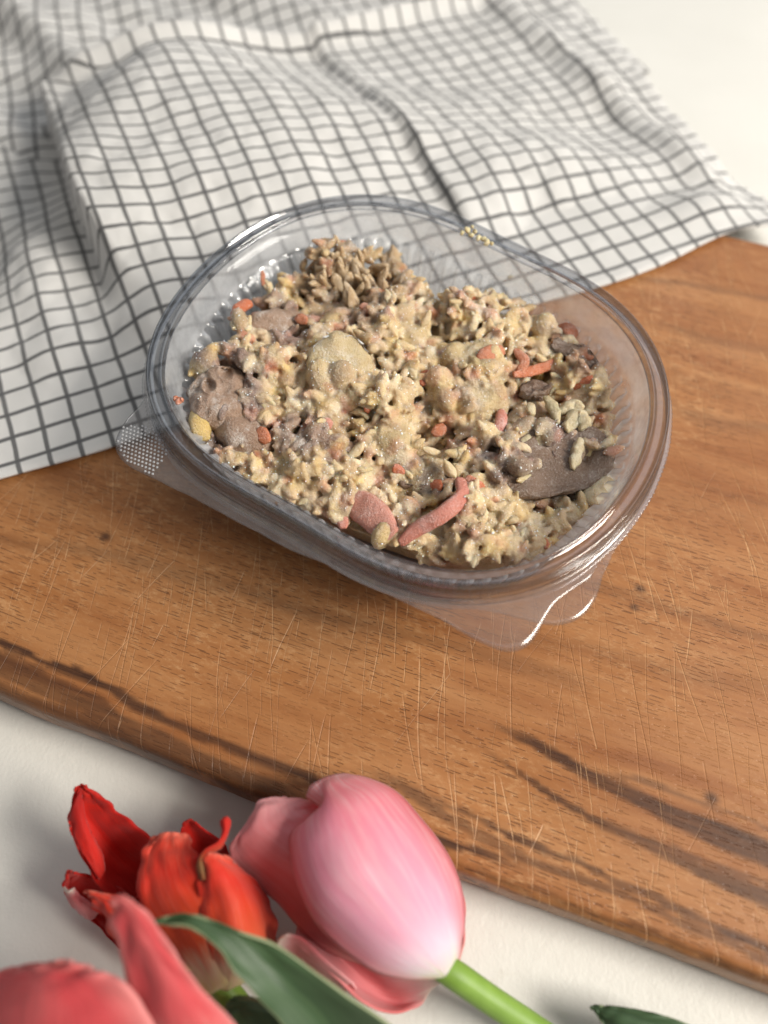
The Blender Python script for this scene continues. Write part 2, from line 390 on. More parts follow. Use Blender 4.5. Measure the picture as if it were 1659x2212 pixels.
# ------------------------------------------------------------------ checked towel
CU = R(23.2); E1 = np.array([math.cos(CU), math.sin(CU)]); E2 = np.array([-math.sin(CU), math.cos(CU)])
_p = P(71.9, 713.5, .0205); PHU = float(_p.x * E1[0] + _p.y * E1[1]); PHV = float(_p.x * E2[0] + _p.y * E2[1])
def uvof(px, py, z): w = P(px, py, z); return (w.x * E1[0] + w.y * E1[1], w.x * E2[0] + w.y * E2[1])
CELL = .0109
M_CLOTH = mat_cloth(PHU, PHV)
TC = P(860, 880, .06)                        # rough tray centre
def ground(wx, wy):
    a, p = to_board(np.stack([wx, wy], -1)); return (BT + .001) * smooth01((BW + .075 - p) / .080) * smooth01((a + .175) / .055)
def build_towel():
    root = empty('kitchen_towel', (0, .3, BT))
    tag(root, 'black and white checked cotton towel bunched behind the plastic tray', 'towel')
    S = lambda x: smooth01(x)
    # upper sheet
    nu, nv = 430, 250
    u = np.linspace(-.26, .283, nu); t = np.linspace(0, 1, nv)
    Ug, Tg = np.meshgrid(u, t)
    vhem = .1838 + .0012 * np.sin(Ug * 60) + .004 * S((Ug - .20) / .05) - .006 * S((Ug - .262) / .02)
    (uL, vL), (uM, vM), (uR, vR) = uvof(92, 160, .026), uvof(720, 66, .018), uvof(1000, 2, .012)
    vtop = np.interp(Ug, [-.3, uL, uM, uR, uR + .12], [vL, vL, vM, vR, vR + .03])
    Vg = vhem + (vtop - vhem) * Tg
    # left of the fold the sheet ends sooner at the far side and slips under
    WX = Ug * E1[0] + Vg * E2[0]; WY = Ug * E1[1] + Vg * E2[1]
    far = S((Vg - .205) / .10)
    w = .034 - .030 * S((Vg - .21) / .08)
    ue = uvof(150, 360, .030)[0] + .018 * (1 - far)
    z = .025 * far * S((Ug - ue + w) / w) * (1 - .55 * S((Ug - .03) / .13))
    z += .0045 * (1 - far) * np.exp(-((Ug - .012) / .016) ** 2) * S((Vg - .19) / .03) + .003 * np.exp(-((Ug + .03 - (Vg - .2) * -.1) / .012) ** 2) * S((Vg - .21) / .03)
    uc, _ = uvof(1000, 430, .03); uc2, _ = uvof(790, 160, .035)
    ucv = uc + (uc2 - uc) * np.clip((Vg - .24) / .15, 0, 1.2)
    ramp = S((Vg - .215) / .03)
    z += ramp * (.0050 * S((Ug - ucv + .006) / .006) * np.exp(-np.clip(Ug - ucv, 0, 1) / .03) + .0022 * S((Ug - ucv) / .02))
    z += .0055 * np.exp(-((Ug - .262 + .1 * (Vg - .2)) / .008) ** 2) * S((Vg - .20) / .03) + .006 * np.exp(-(((Ug - .245) / .02) ** 2 + ((Vg - .21) / .014) ** 2))
    z += (.0020 * fbm(Ug * 26, Vg * 22, 3) + .0010 * fbm(Ug * 70, Vg * 60, 8)) * S((Vg - .188) / .05) * (.3 + .7 * S((vtop - Vg) / .04))
    z += .0022 * np.sin((Vg + .12 * Ug) * 95) * S((Ug - .13) / .05) * S((Vg - .2) / .02) * S((.33 - Vg) / .05)
    # rolled far edge and right edge
    roll = S((vtop - Vg) / .004); z = z * (.25 + .75 * roll)
    z += .009 * np.exp(-((vtop - Vg - .005) / .006) ** 2) * S((Ug + .005) / .02)
    redge = S((.283 - Ug) / .006); z = z * (.15 + .85 * redge)
    hem = S((Vg - vhem) / .0045)
    z += .0007 * np.exp(-((Vg - vhem - .002) / .0016) ** 2)
    z = z * (.25 + .75 * hem)
    tray = np.hypot((WX - TC.x) / 1.15, WY - TC.y); z = z * S((tray - .050) / .022)
    z = np.maximum(z, 0) + ground(WX, WY) + .0011
    V = np.stack([WX, WY, z], -1).reshape(-1, 3)
    keep = np.ones((nv - 1, nu - 1), bool)
    um = (Ug[:-1, :-1]); vm = Vg[:-1, :-1]
    F = [f for f, k in zip(grid_faces(nv, nu), keep.ravel()) if k]
    o = mesh_obj('upper_fold', V, F, M_CLOTH, None, uvs=np.stack([Ug.ravel(), (Vg + .034 * S((Vg - .225) / .13) * S((Ug + .03) / .06)).ravel()], -1)); solidify(o, .0009)
    adopt(o, root)
    # lower sheet lying on the table behind and to the left
    nu, nv = 260, 170
    u = np.linspace(-.34, .30, nu); v = np.linspace(.33, .66, nv); Ug, Vg = np.meshgrid(u, v)
    WX = Ug * E1[0] + Vg * E2[0]; WY = Ug * E1[1] + Vg * E2[1]
    z = .004 * fbm(Ug * 14 + 3, Vg * 13, 13) + .003 * np.sin((Ug * .8 + Vg * .6) * 150 + 1.5 * fbm(Ug * 9, Vg * 9, 15))
    uf, vf = uvof(75, 60, .012); z += .014 * np.exp(-((Ug - uf + .35 * (Vg - vf)) / .012) ** 2)
    uf, vf = uvof(180, 60, .010); z += .008 * np.exp(-((Ug - uf + .2 * (Vg - vf)) / .014) ** 2)
    z = np.maximum(z + .003, 0) * S((.30 - Ug) / .02) * S((Vg - .37) / .03)
    z = z + ground(WX, WY) * .8 + .0006
    rot = R(7); UU = (Ug * math.cos(rot) - Vg * math.sin(rot)); VV = (Ug * math.sin(rot) + Vg * math.cos(rot))
    o = mesh_obj('lower_fold', np.stack([WX, WY, z], -1).reshape(-1, 3), grid_faces(nv, nu), M_CLOTH, None, uvs=np.stack([UU.ravel(), VV.ravel()], -1)); solidify(o, .0009)
    adopt(o, root)
build_towel()

# ------------------------------------------------------------------ clear tray
ZR = 0.0615
INNER = [(361,861),(361,760),(393,667),(470,586),(567,513),(688,461),(800,446),(914,469),(1000,506),(1112,558),(1241,622),(1338,703),(1391,784),(1407,881),(1403,897),(1379,999),(1321,1096),(1233,1171),(1101,1228),(969,1237),(858,1210),(792,1180),(729,1144),(567,1059),(446,987),(397,918)]
ip = PV(np.array(INNER)[:, 0], np.array(INNER)[:, 1], ZR)[:, :2]
TRC = np.array([.0062, .1590])
th_ = np.arctan2(ip[:, 1] - TRC[1], ip[:, 0] - TRC[0]); rr_ = np.hypot(*(ip - TRC).T)
NH = 4
def fb(t): return np.stack([np.ones_like(t)] + [f(k * t) for k in range(1, NH + 1) for f in (np.cos, np.sin)], -1)
COEF = np.linalg.lstsq(np.concatenate([fb(th_), .0 * np.eye(2 * NH + 1)]), np.concatenate([rr_, np.zeros(2 * NH + 1)]), rcond=None)[0]
NT_ = 960
TH = np.linspace(0, 2 * math.pi, NT_, endpoint=False)
RIN = fb(TH) @ COEF
def ring(off, z, fl=0.0, phase=0.0):
    # offset along the curve normal
    x = RIN * np.cos(TH); y = RIN * np.sin(TH)
    dx = np.roll(x, -1) - np.roll(x, 1); dy = np.roll(y, -1) - np.roll(y, 1); l = np.hypot(dx, dy)
    nx, ny = dy / l, -dx / l
    arc = np.cumsum(np.hypot(x - np.roll(x, 1), y - np.roll(y, 1))); ph = arc / arc[-1] * 2 * math.pi * 86
    o = off + fl * np.tanh(2.2 * np.cos(ph + phase)) / np.tanh(2.2)
    return np.stack([x + nx * o, y + ny * o, np.full(NT_, z)], -1)
M_CLEAR = mat_plastic('clear_plastic', (.95, .955, .965), 0.0, .03, .04, 120, (.22, .25, .30))
M_WALL = mat_plastic('frosted_plastic_wall', (.97, .975, .98), .46, .18, .07, 160)
M_LID = mat_plastic('thin_lid_plastic', (.985, .985, .985), 0, .04, .07)
M_SHEET = mat_plastic('thin_plastic_sheet', (.95, .945, .945), .05, .04, .16)
def loft_rings(name, rings, mat, cap=False):
    V = np.concatenate(rings); F = grid_faces(len(rings), NT_, True)
    if cap:
        V = np.concatenate([V, [rings[0].mean(0)]]); c = len(V) - 1
        F += [(c, (j + 1) % NT_, j) for j in range(NT_)]
    return mesh_obj(name, V + np.array([TRC[0], TRC[1], 0]), F, mat)
def outline_radius(pix, z, base):
    q = np.array(pix, float); w = PV(q[:, 0], q[:, 1], z)[:, :2] - TRC
    a = np.arctan2(w[:, 1], w[:, 0]); a = np.unwrap(a); r = np.hypot(*w.T)
    if a[-1] < a[0]: a, r = a[::-1], r[::-1]
    out = np.zeros(NT_)
    for k in (-2, -1, 0, 1, 2):
        t = TH + 2 * math.pi * k; m = (t >= a[0]) & (t <= a[-1]); out[m] = np.interp(t[m], a, r)
    x = np.maximum(out, base)
    ker = np.hanning(17); ker /= ker.sum()
    return np.convolve(np.concatenate([x[-8:], x, x[:8]]), ker, 'valid')
def flange(name, ring0, z, pix, margin, mat):
    r0 = np.hypot(ring0[:, 0], ring0[:, 1]); ang = np.arctan2(ring0[:, 1], ring0[:, 0])
    base = np.interp(TH, np.unwrap(ang), r0, period=2 * math.pi) + margin
    ro = outline_radius(pix, z, base)
    ro = ro + .00015 * np.sign(np.sin(TH * 330)) * (ro < base + .0006)       # crimped edge
    rings = []
    for k in range(7):
        f = k / 6; rr = np.interp(TH, np.unwrap(ang), r0, period=2 * math.pi) * (1 - f) + ro * f
        zz = ring0[:, 2] * (1 - min(1, f * 6)) + z * min(1, f * 6) - .0003 * f * smooth01((ro - base) / .01)
        rings.append(np.stack([rr * np.cos(TH), rr * np.sin(TH), zz], -1))
    return loft_rings(name, rings, mat), ro
def build_tray():
    root = empty('plastic_tray', (TRC[0], TRC[1], .0205))
    tag(root, 'clear oval plastic food tray holding the frozen rice dish', 'tray')
    prof = [(-.0165, .0212, 0), (-.0130, .0210, 0), (-.0116, .0216, 0), (-.0106, .0232, 0), (-.0101, .0250, .0002)]
    for k in range(13):
        f = k / 12; prof.append((-.0098 + f * .0058, .0265 + f * .0235, .0017 * min(1, k * .6) * (1 if k < 12 else .95)))
    prof += [(-.0036, .0506, .0006), (-.0032, .0512, 0), (-.0024, .0520, 0), (-.0020, .0532, 0), (-.0013, .0570, 0), (-.0006, .0600, 0), (-.0002, .0612, 0)]
    body = loft_rings('tray_body', [ring(*p) for p in prof], M_WALL, cap=True)
    adopt(body, root)
    rp = [(-0.0002, 0.0612), (0.0, 0.0622), (0.00021, 0.0629), (0.00049, 0.0632), (0.00077, 0.063), (0.00105, 0.0624), (0.00168, 0.0621), (0.00266, 0.062), (0.0035, 0.0621), (0.00399, 0.0625), (0.00427, 0.0631), (0.00455, 0.0634), (0.00483, 0.0631), (0.00511, 0.0622), (0.00525, 0.0608), (0.00532, 0.0592), (0.00553, 0.0582), (0.00602, 0.0578)]
    rings = [ring(o, z) for o, z in rp]
    rim = loft_rings('tray_rim', rings, M_CLEAR); solidify(rim, .0005); adopt(rim, root)
    pix = [(330, 870), (300, 880), (268, 912), (250, 945), (248, 972), (268, 1000), (300, 1018), (337, 1034), (414, 1072), (480, 1108), (560, 1150), (700, 1215), (850, 1288), (950, 1335), (1040, 1388), (1085, 1408), (1118, 1408), (1145, 1392), (1165, 1362), (1180, 1330), (1200, 1298), (1240, 1270), (1290, 1237)]
    fl, ro = flange('tray_flange', rings[-1], .0572, pix, .0016, M_SHEET); solidify(fl, .00035); adopt(fl, root)
    # embossed dots on the corner tab
    bm = bmesh.new(); c0 = P(295, 968, .0572)
    a1 = (P(337, 1000, .0572) - P(268, 975, .0572)).normalized(); a2 = Vector((-a1.y, a1.x, 0))
    for i in range(-6, 8):
        for j in range(-6, 7):
            q = c0 + a1 * (i * .00125 + .0006 * (j % 2)) + a2 * (j * .00125)
            w = np.array([q.x - TRC[0], q.y - TRC[1]]); r = np.hypot(*w); k = int(round((math.atan2(w[1], w[0]) % (2 * math.pi)) / (2 * math.pi) * NT_)) % NT_
            if r < ro[k] - .0008 and r > np.hypot(rings[-1][k][0], rings[-1][k][1]) + .0012 and q.y < c0.y + .008:
                m = Matrix.Translation((q.x, q.y, .0568 + .0007)) @ Matrix.Diagonal((.00042, .00042, .00035, 1))
                bmesh.ops.create_icosphere(bm, subdivisions=1, radius=1, matrix=m)
    me = bpy.data.meshes.new('embossed_dots'); bm.to_mesh(me); bm.free(); me.materials.append(mat_plastic('dot_plastic', (.9, .9, .9), .5, .02, .12))
    d = link(bpy.data.objects.new('embossed_dots', me)); d['kind'] = 'stuff'; adopt(d, root)
    # lid nested under the tray
    prof = [(-.0150, .0200), (-.0110, .0199), (-.0094, .0210), (-.0084, .0240), (-.0020, .0490), (.0010, .0500), (.0050, .0515), (.0060, .0545), (.0066, .0552)]
    rs = [ring(*p) for p in prof]
    lb = loft_rings('lid', rs, M_LID, cap=True); adopt(lb, root); lb['label'] = 'clear lid folded under the tray'
    pix = [(960, 1300), (1040, 1316), (1100, 1328), (1150, 1342), (1185, 1350), (1222, 1349), (1255, 1334), (1280, 1308), (1293, 1280), (1298, 1255), (1305, 1232), (1325, 1205)]
    lf, _ = flange('lid_flange', rs[-1], .0550, pix, .0010, M_SHEET); solidify(lf, .00035); lf.parent = lb
build_tray()

# ------------------------------------------------------------------ frozen food
OUT = [(385,862),(398,800),(440,775),(500,765),(500,690),(555,632),(640,575),(695,545),(720,505),(765,545),(850,540),(900,600),(960,640),(1050,640),(1110,645),(1190,652),(1262,700),(1275,760),(1305,830),(1330,930),(1326,1010),(1275,1100),(1210,1172),(1120,1222),(1000,1228),(870,1190),(720,1130),(560,1050),(470,990),(400,900)]
CTRL = [(400,860,0.0512),(440,800,0.0525),(520,850,0.0538),(470,950,0.0492),(540,690,0.0523),(600,650,0.0527),(650,600,0.0526),(730,520,0.0549),(700,600,0.0549),(840,570,0.0514),(800,650,0.0557),(735,775,0.0574),(640,830,0.0521),(600,900,0.0501),(560,1000,0.0463),(700,950,0.0480),(760,1040,0.0453),(700,1090,0.0441),(850,870,0.0530),(860,980,0.0496),(950,700,0.0512),(1040,780,0.0556),(1000,860,0.0501),(930,940,0.0438),(1150,700,0.0484),(1250,720,0.0481),(1290,820,0.0480),(1200,830,0.0453),(1100,900,0.0457),(1180,1000,0.0460),(1300,970,0.0480),(1000,1030,0.0491),(900,1060,0.0411),(830,1150,0.0430),(960,1110,0.0460),(1050,1100,0.0450),(1150,1110,0.0450),(1240,1120,0.0460),(1000,1210,0.0450),(1100,1210,0.0450),(900,1190,0.0430),(1280,1060,0.0470)]
cx = np.array(CTRL, float)
cw = PV(cx[:, 0], cx[:, 1], cx[:, 2])
def clampxy(x, y, z, gap=.0016):
    dx, dy = x - TRC[0], y - TRC[1]; t = math.atan2(dy, dx); rmax = float(fb(np.array([t]))[0] @ COEF)
    rmax += float(np.interp(z, [.021, .0265, .050, .053, .0612], [-.0125, -.0098, -.0040, -.0020, -.0002])) - gap
    rr = math.hypot(dx, dy)
    if rr > rmax: dx, dy = dx * rmax / rr, dy * rmax / rr
    return TRC[0] + dx, TRC[1] + dy
def Hxy(x, y):
    d2 = (x[..., None] - cw[:, 0]) ** 2 + (y[..., None] - cw[:, 1]) ** 2
    w = 1 / (d2 + 1.5e-5) ** 1.6; return (w * cw[:, 2]).sum(-1) / w.sum(-1)
def Hpix(px, py):                            # surface point seen at a pixel
    z = .042
    for _ in range(7):
        q = P(px, py, z); z = .5 * z + .5 * float(Hxy(np.array(q.x), np.array(q.y)))
    q = P(px, py, z); q.x, q.y = clampxy(q.x, q.y, q.z, .0018); return q
def in_poly(x, y, poly):
    c = False; n = len(poly)
    for i in range(n):
        x1, y1 = poly[i]; x2, y2 = poly[i - 1]
        if (y1 > y) != (y2 > y) and x < (x2 - x1) * (y - y1) / (y2 - y1) + x1: c = not c
    return c
oz = []
for (x, y) in OUT:
    k = np.argmin((cx[:, 0] - x) ** 2 + (cx[:, 1] - y) ** 2); oz.append(max(.026, cx[k, 2] - .002))
OW = [P(x, y, z) for (x, y), z in zip(OUT, oz)]
for v_ in OW: v_.x, v_.y = clampxy(v_.x, v_.y, v_.z - .004, .0008)
OWXY = [(v.x, v.y) for v in OW]
RICE = [(.66, .51, .28), (.71, .57, .36), (.58, .43, .23), (.70, .52, .22), (.76, .65, .46), (.60, .46, .29), (.53, .39, .25)]
ZONES = [  # pixel ellipse, colours
    ((480, 870), (95, 110), [(.27, .19, .155), (.33, .245, .20), (.24, .16, .13)], .85),
    ((600, 690), (85, 55), [(.36, .24, .18), (.30, .21, .17)], .8),
    ((760, 600), (130, 90), [(.44, .31, .17), (.50, .37, .22), (.38, .26, .15)], .85),
    ((640, 940), (70, 50), [(.34, .24, .18)], .7), ((720, 960), (80, 50), [(.34, .23, .17)], .5),
    ((1060, 850), (70, 60), [(.42, .31, .20)], .6), ((1240, 790), (70, 40), [(.34, .2, .12)], .7),
    ((920, 1030), (60, 50), [(.24, .18, .13)], .6), ((1170, 1000), (150, 80), [(.20, .135, .11)], .6),
    ((950, 930), (60, 60), [(.36, .25, .16)], .5), ((800, 690), (60, 40), [(.33, .22, .15)], .5)]
def zone_col(px, py):
    c = random.choice(RICE)
    for (zx, zy), (rx, ry), cols, pr in ZONES:
        if ((px - zx) / rx) ** 2 + ((py - zy) / ry) ** 2 < 1 and random.random() < pr: c = random.choice(cols)
    if random.random() < .10: c = random.choice([(.56, .20, .09), (.58, .28, .20), (.60, .34, .22)])
    k = random.uniform(.86, 1.12); return (c[0] * k, c[1] * k, c[2] * k)
def rand_rot(): 
    return Matrix.Rotation(random.uniform(0, 6.28), 4, 'Z') @ Matrix.Rotation(random.gauss(0, .5), 4, 'Y') @ Matrix.Rotation(random.uniform(0, 6.28), 4, 'X')
def ico(sub):
    bm = bmesh.new(); bmesh.ops.create_icosphere(bm, subdivisions=sub, radius=1)
    v = np.array([tuple(x.co) for x in bm.verts]); f = [tuple(q.index for q in x.verts) for x in bm.faces]; bm.free(); return v, f
ICO1, ICO2, ICO3, ICO4 = ico(1), ico(2), ico(3), ico(4)
food = empty('frozen_rice_dish', (TRC[0], TRC[1], .022))
tag(food, 'frosty frozen rice, vegetable and meat mix heaped in the clear tray', 'food')
def grain_shape(v, L, W, bend):
    x = v[:, 0]; q = v.copy(); q[:, 0] *= L; taper = (1 - .35 * x ** 2)
    q[:, 1] *= W * taper; q[:, 2] *= W * taper; q[:, 2] += bend * L * (x ** 2 - .4)
    return q
def noisy(v, amp, sc_, seed=0):
    out = v.copy(); c = v.mean(0)
    for i in range(len(v)):
        n_ = noise.noise_vector(Vector(v[i]) * sc_ + Vector((seed * 3.1, seed, 0))); out[i] = v[i] + np.array(n_) * amp
    return out
def crystals(co, no):
    ok = np.where((no[:, 2] > .15) & (co[:, 2] > .028))[0]; pick = rng.choice(ok, 4600)
    oct_v = np.array([(1, 0, 0), (-1, 0, 0), (0, 1, 0), (0, -1, 0), (0, 0, 1), (0, 0, -1)], float)
    oct_f = [(0, 2, 4), (2, 1, 4), (1, 3, 4), (3, 0, 4), (2, 0, 5), (1, 2, 5), (3, 1, 5), (0, 3, 5)]
    VV = []; FF = []
    for k, i in enumerate(pick):
        r = rng.uniform(.00008, .00026) * (1.5 if rng.random() < .1 else 1)
        m = np.array(Matrix.Rotation(rng.uniform(0, 6), 3, Vector(rng.normal(size=3)).normalized()))
        VV.append((oct_v * r * rng.uniform(.6, 1.5, 3)) @ m.T + co[i] + no[i] * r * .3); FF += [tuple(a + 6 * k for a in f) for f in oct_f]
    T = NT('ice_crystal'); g = T.n('BsdfPrincipled', {'Base Color': (.86, .87, .88, 1), 'Roughness': .12, 'Specular IOR Level': .8, 'Subsurface Weight': .3, 'Subsurface Scale': .001})
    o = mesh_obj('frost_crystals', np.concatenate(VV), FF, T.done(g.outputs[0]), smooth=False); adopt(o, food); o['kind'] = 'stuff'
KEEP = [((738, 772), (56, 48)), ((1230, 1022), (85, 36)), ((478, 835), (55, 60)), ((930, 1130), (45, 35)), ((800, 1130), (45, 35)), ((590, 685), (50, 30))]
def build_mash():
    VV = []; FF = []; n = 0; KC = []; KCOL = []
    def add(v, f):
        nonlocal n
        VV.append(v); FF.extend([tuple(a + n for a in q) for q in f]); n += len(v)
    # core heap (height field closed to the tray floor)
    xs = np.linspace(min(p[0] for p in OWXY), max(p[0] for p in OWXY), 84); ys = np.linspace(min(p[1] for p in OWXY), max(p[1] for p in OWXY), 70)
    ctr = np.array(OWXY).mean(0)
    NR, NA = 34, 140
    # polar layout inside the outline
    ol = np.array(OWXY + [OWXY[0]]); seg = np.hypot(*np.diff(ol, axis=0).T); cum = np.concatenate([[0], np.cumsum(seg)])
    tt = np.linspace(0, cum[-1], NA, endpoint=False); ox = np.interp(tt, cum, ol[:, 0]); oy = np.interp(tt, cum, ol[:, 1])
    top = []; 
    for i in range(NR):
        f = (1 - i / (NR - 1)) ; f = f ** .8
        x = ctr[0] + (ox - ctr[0]) * f * .965; y = ctr[1] + (oy - ctr[1]) * f * .965
        z = Hxy(x, y) - .0042 + .0052 * fbm(x * 78, y * 78, 21) - .002 * (f > .93)
        top.append(np.stack([x, y, z], -1))
    bot = [np.stack([ctr[0] + (ox - ctr[0]) * s, ctr[1] + (oy - ctr[1]) * s, np.full(NA, zz)], -1) for s, zz in ((.55, .0225), (.80, .0225), (.90, .026))]
    R_ = bot + top
    v = np.concatenate(R_ + [np.array([[ctr[0], ctr[1], .0225]])]); f = grid_faces(len(R_), NA, True)
    f += [(len(v) - 1, (j + 1) % NA, j) for j in range(NA)] + [tuple(len(v) - 2 - j for j in range(NA))]
    add(v, f)
    # lumps and grains fused together
    cnt = 0
    while cnt < 2500:
        px, py = random.uniform(385, 1330), random.uniform(505, 1228)
        if not in_poly(px, py, OUT): continue
        if any(((px - a[0]) / b[0]) ** 2 + ((py - a[1]) / b[1]) ** 2 < 1 for a, b in KEEP): continue
        q = Hpix(px, py); cnt += 1
        hn = float(fbm(np.array(q.x * 78), np.array(q.y * 78), 21)) * .0052
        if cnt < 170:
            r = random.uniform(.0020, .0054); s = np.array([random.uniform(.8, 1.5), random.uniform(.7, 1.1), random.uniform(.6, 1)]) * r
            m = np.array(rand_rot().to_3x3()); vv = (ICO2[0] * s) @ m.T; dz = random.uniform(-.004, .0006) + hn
        else:
            L = random.uniform(.0030, .0042); vv = grain_shape(ICO2[0], L, L * random.uniform(.36, .44), random.uniform(-.3, .3)) @ np.array(rand_rot().to_3x3()).T; dz = random.uniform(-.0020, .0012) + hn
        c = np.array([q.x, q.y, q.z + dz])
        if not in_poly(q.x, q.y, OWXY): continue
        add(vv + c, ICO2[1]); KC.append(c); KCOL.append(zone_col(px, py) if cnt >= 170 or random.random() < .6 else random.choice([(.36, .25, .14), (.42, .30, .17), (.30, .20, .12), (.46, .36, .20)]))  # many low-lying lumps are browner: shade of the cavities put into the colour
    for (px, py, r, rot, sd) in ((1040, 770, (.0085, .0078, .0050), .4, 25), (1055, 850, (.0078, .0072, .0050), .9, 27), (850, 955, (.0066, .0092, .0056), .4, 29), (640, 1010, (.006, .005, .004), .2, 31), (1070, 1120, (.0075, .006, .0045), 1.2, 37), (890, 720, (.006, .005, .004), .5, 39)):
        q = Hpix(px, py); R0 = max(r); m = np.array(Matrix.Rotation(rot, 3, 'Z') @ Matrix.Rotation(.3, 3, 'X'))
        vv = noisy((ICO3[0] * np.array(r)) @ m.T, .22 * R0, 1.6 / R0, sd); c = np.array([q.x, q.y, q.z - .0022]); add(vv + c, ICO3[1])
        for a in vv[::9]: KC.append(a + c); KCOL.append((.56, .44, .24))
    me = bpy.data.meshes.new('mash_src'); me.from_pydata([tuple(a) for a in np.concatenate(VV)], [], FF)
    o = bpy.data.objects.new('mash_src', me); sc.collection.objects.link(o)
    m = o.modifiers.new('r', 'REMESH'); m.mode = 'VOXEL'; m.voxel_size = .00045
    s = o.modifiers.new('s', 'SMOOTH'); s.factor = .5; s.iterations = 3
    dg = bpy.context.evaluated_depsgraph_get(); me2 = bpy.data.meshes.new_from_object(o.evaluated_get(dg))
    bpy.data.objects.remove(o)
    nV = len(me2.vertices); co = np.empty(nV * 3); me2.vertices.foreach_get('co', co); co = co.reshape(-1, 3)
    no = np.empty(nV * 3); me2.vertices.foreach_get('normal', no); no = no.reshape(-1, 3)
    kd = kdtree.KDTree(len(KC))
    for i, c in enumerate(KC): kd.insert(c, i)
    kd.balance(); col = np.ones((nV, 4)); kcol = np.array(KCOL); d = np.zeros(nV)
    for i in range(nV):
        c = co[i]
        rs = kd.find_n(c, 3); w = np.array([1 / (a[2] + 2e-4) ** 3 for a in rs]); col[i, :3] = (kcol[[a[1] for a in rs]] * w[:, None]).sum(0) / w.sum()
        d[i] = noise.noise(Vector(c) * 520) * .00014 + noise.noise(Vector(c) * 1300) * .00014
    co += no * d[:, None]; me2.vertices.foreach_set('co', co.ravel())
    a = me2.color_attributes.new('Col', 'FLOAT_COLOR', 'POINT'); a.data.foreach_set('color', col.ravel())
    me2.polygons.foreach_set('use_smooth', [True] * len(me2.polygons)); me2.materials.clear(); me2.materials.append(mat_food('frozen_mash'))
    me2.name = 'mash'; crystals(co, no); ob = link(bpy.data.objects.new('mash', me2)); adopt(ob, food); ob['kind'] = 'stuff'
build_mash()
M_GRAIN = mat_food('rice', (.62, .48, .26), (.72, .60, .40), .25, .8)
M_MEAT = mat_food('frosted_meat', (.29, .185, .125), (.36, .245, .175), .6, .3)
M_CHICK = mat_food('shredded_chicken', (.48, .34, .19), (.60, .46, .29), .3, .3)
M_POT = mat_food('potato', (.56, .45, .26), (.60, .48, .28), .55, .6)
M_CARROT = mat_food('carrot', (.54, .13, .04), (.52, .19, .09), .30, .3)
M_HAM = mat_food('pink_ham', (.56, .19, .14), (.58, .26, .20), .30, .3)
M_MUSH = mat_food('mushroom', (.150, .085, .050), (.18, .11, .07), .30, .1)
M_CELERY = mat_food('celery', (.54, .46, .28), (.60, .52, .34), .3, .5)
M_FROST = mat_food('frost', (.62, .63, .64), (.7, .7, .7), .6, .3)
def part(name, v, f, mat, label=None):
    o = mesh_obj(name, v, f, mat); adopt(o, food)
    if label: o['label'] = label
    return o
# individual rice grains lying proud of the heap
GM = []
for k in range(10):
    v = grain_shape(ICO3[0], .0033 * random.uniform(.8, 1.15), .00138 * random.uniform(.9, 1.15), random.uniform(-.35, .35)); v = noisy(noisy(v, .0007, 300, k), .0004, 900, k)
    me = bpy.data.meshes.new('rice_grain'); me.from_pydata([tuple(a) for a in v], [], ICO3[1]); me.polygons.foreach_set('use_smooth', [True] * len(me.polygons)); me.materials.append(M_GRAIN); GM.append(me)
SKIP = [((480, 870), (80, 90)), ((735, 775), (70, 60)), ((1210, 1010), (110, 50)), ((840, 1140), (80, 40)), ((960, 1120), (60, 50)), ((740, 590), (90, 60))]
cnt = 0
while cnt < 75:
    px, py = random.uniform(395, 1320), random.uniform(560, 1222)
    if not in_poly(px, py, OUT): continue
    if any(((px - a[0]) / b[0]) ** 2 + ((py - a[1]) / b[1]) ** 2 < 1 for a, b in SKIP) and random.random() < .93: continue
    q = Hpix(px, py); hn = float(fbm(np.array(q.x * 78), np.array(q.y * 78), 21)) * .0052
    if hn < -.0006: continue
    if not in_poly(q.x, q.y, OWXY): continue
    o = link(bpy.data.objects.new('rice_grain', random.choice(GM)))
    o.matrix_world = Matrix.Translation((q.x, q.y, q.z + hn + random.uniform(-.0008, .0006))) @ rand_rot()
    o.parent = food; o.matrix_parent_inverse = Matrix.Translation(-Vector(food.location)); cnt += 1
def blob(name, px, py, dz, r, mat, seed, rot=(0, 0, 0), amp=.12, label=None, src=ICO3, extra=None):
    q = Hpix(px, py); m = np.array((Matrix.Rotation(rot[2], 3, 'Z') @ Matrix.Rotation(rot[1], 3, 'Y') @ Matrix.Rotation(rot[0], 3, 'X')))
    v = src[0] * np.array(r); v = v @ m.T; R0 = max(r)
    v = noisy(v, amp * R0, 1.6 / R0, seed); v = noisy(v, amp * .35 * R0, 5 / R0, seed + 9)
    if extra is not None: v = extra(v)
    return part(name, v + np.array([q.x, q.y, q.z + dz]), src[1], mat, label)
# greyish meat lobe with two frosty holes
hole_px = [((490, 800), .0020), ((452, 832), .0017)]
cq = Hpix(478, 850); RINGC = []
def holes(v):
    w = v + np.array([cq.x, cq.y, cq.z - .0030]); out = v.copy(); camp = np.array([0, 0, CAM_H])
    for (hx, hy), hr in hole_px:
        d = np.array(ray(hx, hy)); d /= np.linalg.norm(d); rel = w - camp; t = rel @ d; dist = np.linalg.norm(rel - t[:, None] * d, axis=1)
        front = (v @ d) < 0
        nb = w[front & (dist < hr * 1.9)]; RINGC.append(nb.mean(0) if len(nb) else np.array(P(hx, hy, cq.z)))
        out += np.where(front, 1, 0)[:, None] * d * (.0030 * np.exp(-(dist / hr) ** 2.5))[:, None]
        out -= np.where(front, 1, 0)[:, None] * d * (.0008 * np.exp(-((dist - hr * 1.35) / (hr * .35)) ** 2))[:, None]
    return out
